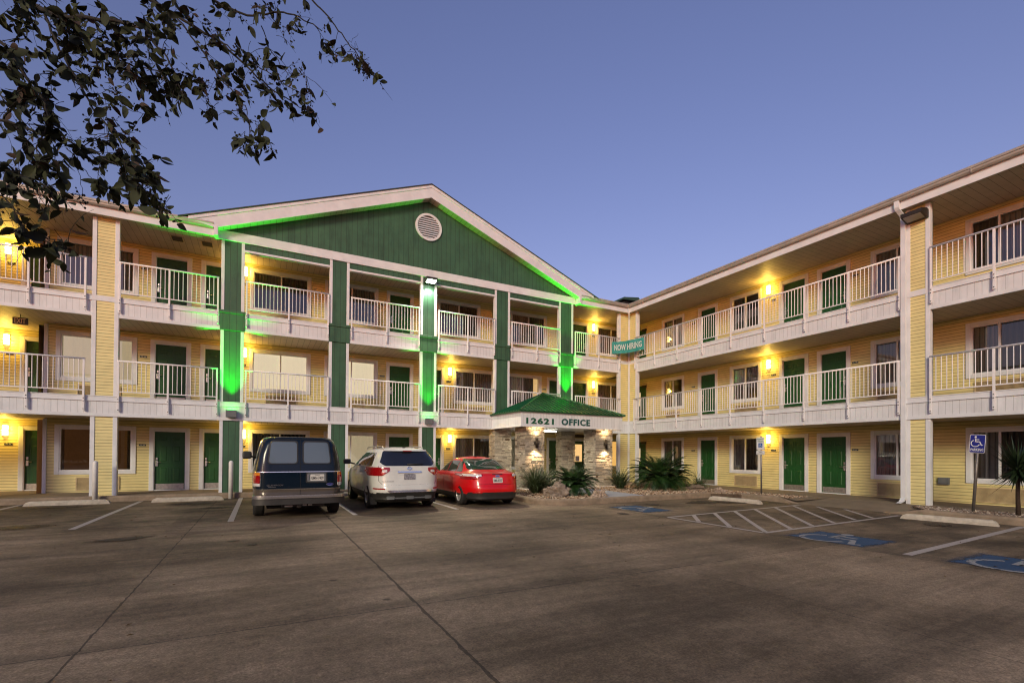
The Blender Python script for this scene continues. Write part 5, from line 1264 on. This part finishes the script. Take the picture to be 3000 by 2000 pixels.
seam = MB(); patch(seam, rf3, .66, .97, lambda z: -.58-.0, lambda z: -.573, 0, .002, .004, 0, 12, 1); patch(seam, rf3, .66, .97, .573, .58, 0, .002, .004, 0, 12, 1); patch(seam, rf3, .655, .663, -.57, .57, 0, .003, .005, 0, 1, 20); seam.obj('door_seam', 'under_black', car)
mb = MB(); patch(mb, lambda x, z, o_: (x, rf3(x, max(z, .30))[1]-o_, z), .235, .43, -.80, .80, .04, .014, .05, 0, 8, 30); mb.obj('rear_bumper', 'black_plastic', car)
mb = MB(); patch(mb, rf3, .935, .955, -.17, .17, .006, .012, .01, 0, 3, 8); mb.obj('brake_light', 'black_plastic', car)
for sg in (-1, 1):
    mb = MB(); patch(mb, lambda x, z, o_: rf3(sg*x, z, o_), .405, .435, .50, .72, .01, .022, .02, 0, 3, 6); mb.obj('reflector', 'red_lens', car)
mb = MB(); N = 22; P = [(.078*math.cos(2*math.pi*i/N), .895+.031*math.sin(2*math.pi*i/N)) for i in range(N)]
mb.add([rf3(x, z, .010) for x, z in P], [tuple(range(N))], 1); P2 = [(.068*math.cos(2*math.pi*i/N), .895+.025*math.sin(2*math.pi*i/N)) for i in range(N)]; mb.add([rf3(x, z, .012) for x, z in P2], [tuple(range(N))], 0)
base3 = lambda px, py, o_=0.: rf3(px, py, .004+o_); put_text(mb, 'Ford', .09, .028, shift(base3, 0, .895), 1, .010); mb.obj('badge', ['sign_blue', 'chrome'], car)
lplate(car, rf3, 0.0, .775, 'BMR-8757')
mb = MB(); mb.bbox(-.04, .04, 1.72, 1.82, 1.45, 1.485, .01); mb.tube([(0, 1.75, 1.48), (.02, 1.66, 1.56)], .006); mb.obj('antenna', 'black_plastic', car)
mb = MB(); mb.box(-.65, .65, .3, 4.2, .16, .30); mb.tube([(-.75, .98, .3), (.75, .98, .3)], .04); mb.obj('chassis', 'under_black', car)

# ------------------------------------------------------------------ plants and rocks
def sago(locn, rad, h, nf, label, seed, th=.28):
    o = empty('sago_palm', locn); tag(o, label, 'plant', 'sago palms in the porch bed'); q = random.Random(seed)
    mb = MB(); n = 14
    for i in range(60):
        a = q.uniform(0, 6.28); z = q.uniform(0, th); r_ = .11+.05*math.sin(z/th*3.1); p = Vector((r_*math.cos(a), r_*math.sin(a), z)); d = Vector((math.cos(a), math.sin(a), .9)).normalized()
        t = Vector((-math.sin(a), math.cos(a), 0))*.03; mb.add([p-t, p+t, p+d*.09, p-d*.02-Vector((0, 0, .05))], [(0, 1, 2), (0, 2, 3), (1, 3, 2)])
    mb.lathe([(.0, -.05), (.13, -.05), (.15, th*.5), (.12, th), (0, th+.05)], 14); mb.obj('trunk', 'sago_trunk', o)
    mb = MB()
    for k in range(nf):
        a = k*2.399+q.uniform(-.2, .2); t = (k+.5)/nf; el = R(74-66*t**.8+q.uniform(-6, 6)); ln = rad*(1.05-.15*t)*q.uniform(.85, 1.1)*(1.0 if t > .2 else .95)
        p = Vector((0, 0, th)); dirh = Vector((math.cos(a), math.sin(a), 0)); n = 26; pts = []; e = el
        for i in range(n+1):
            pts.append(p.copy()); p = p+(dirh*math.cos(e)+Vector((0, 0, math.sin(e))))*ln/n; e -= R(1.9+2.2*t)*(.4+1.2*i/n)
        side = Vector((-dirh.y, dirh.x, 0))
        for i in range(2, n+1):
            s = i/n; wl = ln*.22*math.sin(math.pi*min(1, .12+s*.86))**.7*1.05+.02; tg = (pts[i]-pts[i-1]).normalized(); upn = side.cross(tg)
            if upn.z < 0: upn = -upn
            for sg in (-1, 1):
                for sub in (0, .5):
                    b0 = pts[i-1].lerp(pts[i], sub); d = (side*sg*.86+tg*.62+upn*.28*q.uniform(.6, 1.3)).normalized(); wv = tg*.0060*(1+rad*.3)
                    tip = b0+d*wl-Vector((0, 0, wl*.12)); md = b0+d*wl*.45
                    mb.add([b0-wv*.7, b0+wv*.7, md+wv*.8, tip, md-wv*.8], [(0, 1, 2, 3, 4)])
        for i in range(n): mb.add([pts[i]-side*.006, pts[i]+side*.006, pts[i+1]+side*.004, pts[i+1]-side*.004], [(0, 1, 2, 3)])
    mb.obj('fronds', 'sago_leaf', o, False)
sago((-7.12, -5.25, SW-.02), 1.0, .8, 74, 'smaller sago palm beside the pitted boulder left of the porch path', 5, .26)
sago((-2.35, -4.55, SW-.02), 1.5, 1., 92, 'large sago palm spreading in front of the inner corner of the building', 9, .34)
sago((-1.0, -3.9, SW-.02), 1.0, .7, 50, 'dark half hidden sago palm right behind the large sago palm', 12, .2)
def tuft(locn, rad, h, n, label, seed, wd=.012):
    o = empty('ornamental_grass', locn); tag(o, label, 'plant', 'clumps of long bladed grass'); q = random.Random(seed); mb = MB()
    for k in range(n):
        a = q.uniform(0, 6.28); out = q.uniform(.05, 1)**.7; ln = h*q.uniform(.7, 1.25); e = R(88-52*out); p = Vector((q.uniform(-.08, .08), q.uniform(-.08, .08), 0))
        dh = Vector((math.cos(a), math.sin(a), 0)); sd = Vector((-dh.y, dh.x, 0)); m = 8; pts = [p.copy()]
        for i in range(m): p = p+(dh*math.cos(e)+Vector((0, 0, math.sin(e))))*ln/m; e -= R(2+15*out*i/m+q.uniform(0, 6)); pts.append(p.copy())
        for i in range(m):
            w0, w1 = wd*(1-i/m)**.6, wd*(1-(i+1)/m)**.6; mb.add([pts[i]-sd*w0, pts[i]+sd*w0, pts[i+1]+sd*w1, pts[i+1]-sd*w1], [(0, 1, 2, 3)])
    mb.obj('blades', 'grass_leaf', o, False)
tuft((-8.1, -4.3, SW-.02), 1., 1.25, 620, 'wide clump of dark grass left of the porch beside the red sedan', 1)
tuft((-7.3, -3.7, SW-.02), 1., 1.1, 300, 'dark grass clump at the foot of the left stone pillar', 8)
tuft((-3.75, -3.75, SW-.02), 1., 1.1, 400, 'grass clump at the foot of the right stone pillar', 2)
tuft((-.30, -4.75, SW-.02), 1., .9, 150, 'sparse spiky grass tuft in front of the first green door of the right wing', 3, .009)
tuft((-.9, -5.5, SW-.02), .5, .35, 60, 'tiny low grass tuft beside the flat rock', 4, .006)
def rock(locn, sx, sy, sz, mat, label, seed, rough=.28, name='rock', sub=4):
    bm = bmesh.new(); bmesh.ops.create_icosphere(bm, subdivisions=sub, radius=1)
    for v in bm.verts:
        n = v.co.normalized(); d = 1+rough*noise.noise(n*1.6+Vector((seed, 0, 0)))*1.3+rough*.6*noise.noise(n*4+Vector((0, seed, 0)))+rough*.35*noise.noise(n*11+Vector((0, 0, seed)))
        v.co = Vector((n.x*d*sx, n.y*d*sy, max(n.z*d*sz, -.1)))
    me = bpy.data.meshes.new('rock'); bm.to_mesh(me); bm.free(); me.materials.append(M[mat])
    o = link(name, me); o.location = locn; tag(o, label, 'rock', 'landscape rocks'); return o
rock((-7.95, -5.55, SW+.05), .50, .38, .34, 'rock_grey', 'big pitted boulder between the dark grass clump and the small sago palm', 1, .35)
rock((-6.95, -6.48, SW+.03), .20, .18, .22, 'rock_pale', 'small pale craggy rock at the edge of the porch path', 2, .6)
rock((-1.0, -5.25, SW-.02), .62, .42, .17, 'rock_grey', 'broad flat rock below the spiky grass tuft', 3, .3)
rock((-1.45, -6.75, SW+.0), .20, .22, .12, 'rock_pale', 'low pale rubble rock by the kerb bend', 4, .6)
rock((-.75, -3.35, SW+.35), .22, .22, .62, 'rock_brown', 'upright rusty brown rock standing behind the large sago palm', 5, .4)
# yucca at the right edge
o = empty('yucca', (-.85, -14.56, SW-.02)); tag(o, 'dark spiky yucca on a thin trunk at the right edge of the photo', 'plant')
mb = MB(); mb.tube([(0, 0, 0), (.03, .02, .5), (0, .0, 1.12)], [.05, .04, .045], 10); mb.obj('trunk', 'sago_trunk', o)
mb = MB(); q = random.Random(4)
for k in range(230):
    a = q.uniform(0, 6.28); e = R(q.uniform(-45, 75)); ln = q.uniform(.55, .85); d = Vector((math.cos(a)*math.cos(e), math.sin(a)*math.cos(e), math.sin(e))); s = d.cross(Vector((0, 0, 1))).normalized()*.024; b0 = Vector((0, 0, 1.12+q.uniform(-.12, .1)))
    mb.add([b0-s*.6, b0+s*.6, b0+d*ln*.4+s, b0+d*ln, b0+d*ln*.4-s], [(0, 1, 2, 3, 4)])
mb.obj('leaves', 'yucca_leaf', o, False)

# ------------------------------------------------------------------ foreground tree (branches hang in from the upper left)
tree = empty('tree', (-21.6, -21.0, 0)); tree.location.z = 0; T0 = Vector(tree.location)
tag(tree, 'dark leafy tree branches with seed pods hanging in at the upper left', 'tree')
K = 1.96
def A(zx, zy, dist): return at(zx/K, zy/K, dist)
q = random.Random(21)
br = MB(); lf = MB(); sd = MB(); 
crown = A(-900, -500, 2.6)
trunk = MB(); trunk.tube([(0, 0, -.1), (.05, .05, 1.2), (.2, .15, 2.3), tuple(crown-T0)], [.11, .095, .08, .05], 10); trunk.obj('trunk', 'bark', tree)
def wiggle(pts, amp=.012, sub=5):
    out = []
    for a, b in zip(pts, pts[1:]):
        for i in range(sub):
            t = i/sub; out.append(a.lerp(b, t)+Vector((q.uniform(-1, 1), q.uniform(-1, 1), q.uniform(-1, 1)))*amp*(0 if i == 0 else 1))
    out.append(pts[-1]); return out
def branch(zpts, r0, r1, dist, dist1=None):
    d1 = dist1 or dist; n = len(zpts); P = [A(x, y, dist+(d1-dist)*i/(n-1)) for i, (x, y) in enumerate(zpts)]; P = wiggle(P, .006)
    m = len(P); br.tube([tuple(p-T0) for p in P], [.72*(r0+(r1-r0)*i/(m-1)) for i in range(m)], 6); return P
def leaf(mb, p, d, ln, wd, mi=0):
    d = d.normalized(); s = d.cross(Vector((q.uniform(-1, 1), q.uniform(-1, 1), q.uniform(-1, 1)))).normalized(); nn = s.cross(d); p = p-T0; cu = q.uniform(.0, .25)
    c = [(0, 0), (.12, .28), (.35, .5), (.6, .46), (.85, .22), (1, 0)]; vs = []
    for t, w_ in c: 
        mid = p+d*ln*t-nn*ln*cu*t*t; vs += [mid-s*wd*w_+nn*wd*w_*.35, mid, mid+s*wd*w_+nn*wd*w_*.35]
    fs = []
    for i in range(len(c)-1): b = i*3; fs += [(b, b+1, b+4, b+3), (b+1, b+2, b+5, b+4)]
    mb.add(vs, fs, mi, None, True)
def pod(p):
    p = p-T0; r_ = q.uniform(.0028, .005); b = len(sd.v)
    sd.lathe([(0, -r_*1.2), (r_*.8, -r_*.6), (r_, 0), (r_*.7, r_*.8), (0, r_*1.3)], 6, center=tuple(p))
def twig(p, d, ln, leaves=5, pods=0, droop=.3, r=.0016):
    P = [p]; d = d.normalized(); n = 6
    for i in range(n): d = (d+Vector((q.uniform(-.25, .25), q.uniform(-.25, .25), q.uniform(-.2, .2)-droop*.3))).normalized(); P.append(P[-1]+d*ln/n)
    br.tube([tuple(x-T0) for x in P], [r*(1-.6*i/n) for i in range(n+1)], 4, caps=False)
    for i in range(leaves):
        t = q.uniform(.25, 1); b = P[min(n, int(t*n))]; dd = (d*.4+Vector((q.uniform(-1, 1), q.uniform(-1, 1), q.uniform(-1.1, .4)))).normalized(); ll = q.choice((.026, .03, .036, .042, .05, .058, .068))*q.uniform(.85, 1.15); leaf(lf, b, dd, ll, ll*q.uniform(.42, .62), 1 if q.random() < .07 else 0)
    for i in range(pods):
        b = P[min(n, int(q.uniform(.4, 1)*n))]; o2 = Vector((q.uniform(-1, 1), q.uniform(-1, 1), q.uniform(-1, 1))).normalized()*q.uniform(.01, .03); e = b+o2
        br.tube([tuple(b-T0), tuple(e-T0)], .0008, 3, caps=False); pod(e)
BR = [
 ([(-900, -500), (-300, -220), (60, -40), (250, 60), (350, 95), (480, 98), (700, 130), (830, 160)], .024, .008, 2.6, 2.3, 1),
 ([(830, 160), (880, 240), (960, 330), (1010, 430), (1040, 520)], .008, .003, 2.3, 2.2, 1),
 ([(350, 95), (400, 190), (520, 260), (640, 330), (760, 380), (930, 415)], .008, .003, 2.5, 2.3, 1),
 ([(-300, -220), (300, -160), (760, -60), (1000, 80), (1280, 250), (1480, 450), (1640, 560), (1780, 650)], .016, .002, 2.6, 2.5, .7),
 ([(760, -60), (1180, -20), (1420, 90), (1600, 70), (1720, 100), (1850, 180)], .010, .003, 2.6, 2.6, .6),
 ([(1180, -20), (1700, -60), (1800, 10), (1910, 130), (2000, 250), (2080, 360), (2150, 420)], .008, .002, 2.6, 2.7, .15),
 ([(2000, 250), (2040, 215), (2055, 190)], .0015, .0008, 2.67, 2.7, .02), ([(2000, 255), (1930, 290), (1870, 330)], .002, .001, 2.67, 2.65, .6),
 ([(-300, 640), (0, 690), (200, 755), (400, 812), (540, 870), (680, 955)], .010, .003, 2.2, 2.1, .5),
 ([(20, 690), (70, 610), (160, 570), (260, 590)], .006, .003, 2.2, 2.1, .9),
 ([(-300, 350), (0, 545), (90, 650), (190, 760)], .006, .003, 2.4, 2.2, .3),
 ([(250, 60), (330, 260), (420, 420), (530, 620), (630, 740), (745, 905)], .010, .003, 2.5, 2.2, .7),
 ([(380, 850), (460, 930), (545, 1055)], .003, .0015, 2.15, 2.15, .2), ([(420, 850), (450, 950), (462, 1060), (475, 1160)], .002, .001, 2.15, 2.15, .05),
 ([(475, 840), (560, 800), (680, 780), (740, 760)], .003, .001, 2.15, 2.1, .5), ([(300, 300), (420, 470), (560, 560), (760, 640), (925, 675)], .004, .001, 2.3, 2.3, .15),
 ([(1000, 80), (1130, 250), (1240, 420), (1370, 560), (1420, 650), (1440, 760)], .006, .002, 2.5, 2.2, .7),
 ([(1280, 250), (1400, 330), (1560, 430), (1700, 520), (1760, 600)], .005, .0015, 2.5, 2.5, .5), ([(1500, 150), (1560, 300), (1650, 420), (1760, 440), (1880, 530)], .004, .001, 2.6, 2.6, .5),
 ([(640, 330), (760, 460), (900, 470), (940, 520)], .003, .0015, 2.3, 2.3, .6), ([(-200, 150), (0, 240), (120, 380), (170, 470), (240, 560), (300, 700), (210, 840), (240, 960)], .012, .003, 2.1, 2.0, 1),
 ([(-300, 900), (0, 960), (120, 1010), (250, 1060), (330, 1140)], .006, .002, 1.9, 1.9, .9), ([(-200, 1050), (0, 1120), (80, 1200), (170, 1300), (270, 1370), (390, 1390)], .005, .0015, 1.9, 1.9, .6)]
for zp, r0, r1, d0, d1, dens in BR:
    P = branch(zp, r0, r1, d0, d1); n = len(P)
    for i in range(2, n):
        for _ in range(3):
            if q.random() < dens*.34:
                t = (P[i]-P[i-1]).normalized(); dv = (t*.6+Vector((q.uniform(-1, 1), q.uniform(-1, 1), q.uniform(-1, .5)))).normalized(); twig(P[i], dv, q.uniform(.08, .22), q.randint(2, 6), q.randint(0, 3) if q.random() < .5 else 0)
# leaf masses (centre, radii in the zoomed picture, leaves, pods, distance)
for cx_, cy_, rx_, ry_, nl, npd, dd in ((120, 90, 170, 110, 60, 4, 2.2), (380, 120, 160, 120, 55, 4, 2.4), (640, 200, 160, 130, 60, 5, 2.4), (60, 300, 120, 110, 40, 2, 2.1), (280, 360, 160, 130, 55, 5, 2.2), (560, 390, 140, 120, 45, 5, 2.3),
    (780, 380, 120, 130, 45, 8, 2.3), (900, 110, 140, 100, 40, 5, 2.4), (1080, 120, 130, 110, 30, 8, 2.5), (960, 470, 110, 90, 22, 18, 2.3), (240, 600, 130, 60, 26, 3, 2.1), (240, 780, 110, 90, 40, 4, 2.1), (230, 950, 200, 110, 52, 5, 1.95), (120, 1030, 120, 50, 22, 2, 1.9),
    (300, 1100, 60, 60, 10, 2, 1.9), (60, 1170, 60, 50, 8, 1, 1.85), (120, 1290, 90, 70, 14, 2, 1.85), (310, 1375, 70, 18, 8, 4, 1.9), (450, 780, 60, 50, 6, 2, 2.1), (680, 700, 50, 60, 8, 3, 2.2), (770, 735, 30, 30, 3, 2, 2.1),
    (800, 960, 110, 70, 70, 8, 2.05), (850, 1080, 120, 90, 90, 10, 2.05), (930, 1190, 60, 60, 22, 16, 2.05), (620, 1080, 80, 50, 24, 5, 2.15), (760, 1010, 80, 60, 30, 3, 2.05), (460, 1120, 40, 60, 0, 12, 2.15), (580, 560, 70, 70, 12, 10, 2.3), (660, 520, 60, 50, 8, 14, 2.3),
    (1140, 420, 90, 100, 20, 10, 2.5), (1180, 520, 110, 70, 16, 20, 2.4), (1180, 620, 60, 50, 9, 8, 2.4), (1400, 300, 120, 110, 22, 16, 2.5), (1340, 530, 90, 60, 14, 12, 2.4), (1440, 480, 70, 60, 12, 6, 2.4), (1460, 690, 80, 70, 16, 8, 2.3), (1450, 790, 110, 80, 30, 8, 2.3), (1560, 850, 60, 40, 10, 4, 2.3),
    (1650, 150, 90, 90, 18, 20, 2.6), (1560, 440, 80, 70, 12, 14, 2.5), (1700, 380, 80, 80, 5, 18, 2.6), (1740, 560, 60, 60, 2, 14, 2.5), (1890, 300, 45, 45, 9, 4, 2.65), (2030, 290, 40, 30, 10, 10, 2.7), (2075, 360, 40, 40, 16, 24, 2.7), (2140, 415, 22, 20, 6, 10, 2.7), (1280, 120, 120, 90, 18, 16, 2.6), (1550, 60, 100, 60, 14, 14, 2.6), (1900, 110, 40, 25, 4, 3, 2.6), (1240, 250, 60, 70, 14, 3, 2.45)):
    c0 = A(cx_, cy_, dd); nl = round(nl*.95); npd = round(npd*1.5); m = max(1, (nl+npd)//6)
    for j in range(m):
        a = q.uniform(0, 6.28); rr = math.sqrt(q.random()); p = A(cx_+rx_*rr*math.cos(a)*.8, cy_+ry_*rr*math.sin(a)*.8, dd+q.uniform(-.12, .12))
        v = Vector((q.uniform(-1, 1), q.uniform(-1, 1), q.uniform(-1, .6))); twig(p-v.normalized()*.04, v, q.uniform(.06, .14), max(0, round(nl/m)), round(npd/m), .3, .0013)
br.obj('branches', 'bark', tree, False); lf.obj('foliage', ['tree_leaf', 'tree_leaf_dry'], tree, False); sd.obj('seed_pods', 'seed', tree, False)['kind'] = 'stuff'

# ------------------------------------------------------------------ wood across the road behind the camera (shows in glass and paint)
plain('far_foliage', (.012, .018, .010), .9, var=.5, nscale=.5)
mb = MB(); q = random.Random(33)
for k in range(150):
    a = R(150+150*k/149)+q.uniform(-.01, .01); d = q.uniform(46, 60); cx_, cy_ = -12+d*math.sin(a), -12+d*math.cos(a); hh = q.uniform(3.5, 6.5)
    for j in range(46):
        v = Vector((q.gauss(0, 1), q.gauss(0, 1), q.gauss(0, 1))).normalized(); p = Vector((cx_+v.x*3.0, cy_+v.y*3.0, hh*.55+v.z*hh*.45)); t = Vector((q.uniform(-1, 1), q.uniform(-1, 1), q.uniform(-1, 1))).normalized()*q.uniform(.7, 1.5); u_ = t.cross(v).normalized()*q.uniform(.6, 1.3)
        mb.add([p-t, p+u_, p+t, p-u_*.8], [(0, 1, 2, 3)])
o = mb.obj('distant_trees', 'far_foliage', None, False); struct(o, 'stuff'); tag(o, 'dark belt of trees far across the road, mirrored in windows and car paint', 'trees')

# dead leaves blown over the lot
plain('dead_leaf', (.12, .07, .03), .9, var=.5, nscale=3)
mb = MB(); q = random.Random(77)
for k in range(170):
    if k < 110: x, y = q.uniform(-9, -1.7), q.uniform(-17, -7.1)
    else: x, y = q.uniform(-24, -9.5), q.uniform(-15, -.6)
    a = q.uniform(0, 6.28); s_ = q.uniform(.015, .04); P = [(1, 0, .004), (0, .4, .014), (-1, 0, .004), (0, -.4, .012)]
    mb.add([(x+s_*(px*math.cos(a)-py*math.sin(a)), y+s_*(px*math.sin(a)+py*math.cos(a)), pz+.004) for px, py, pz in P], [(0, 1, 2), (0, 2, 3)])
o = mb.obj('fallen_leaves', 'dead_leaf', None, False); struct(o, 'stuff'); tag(o, 'small dead leaves and bits of litter scattered over the parking lot', 'leaves')
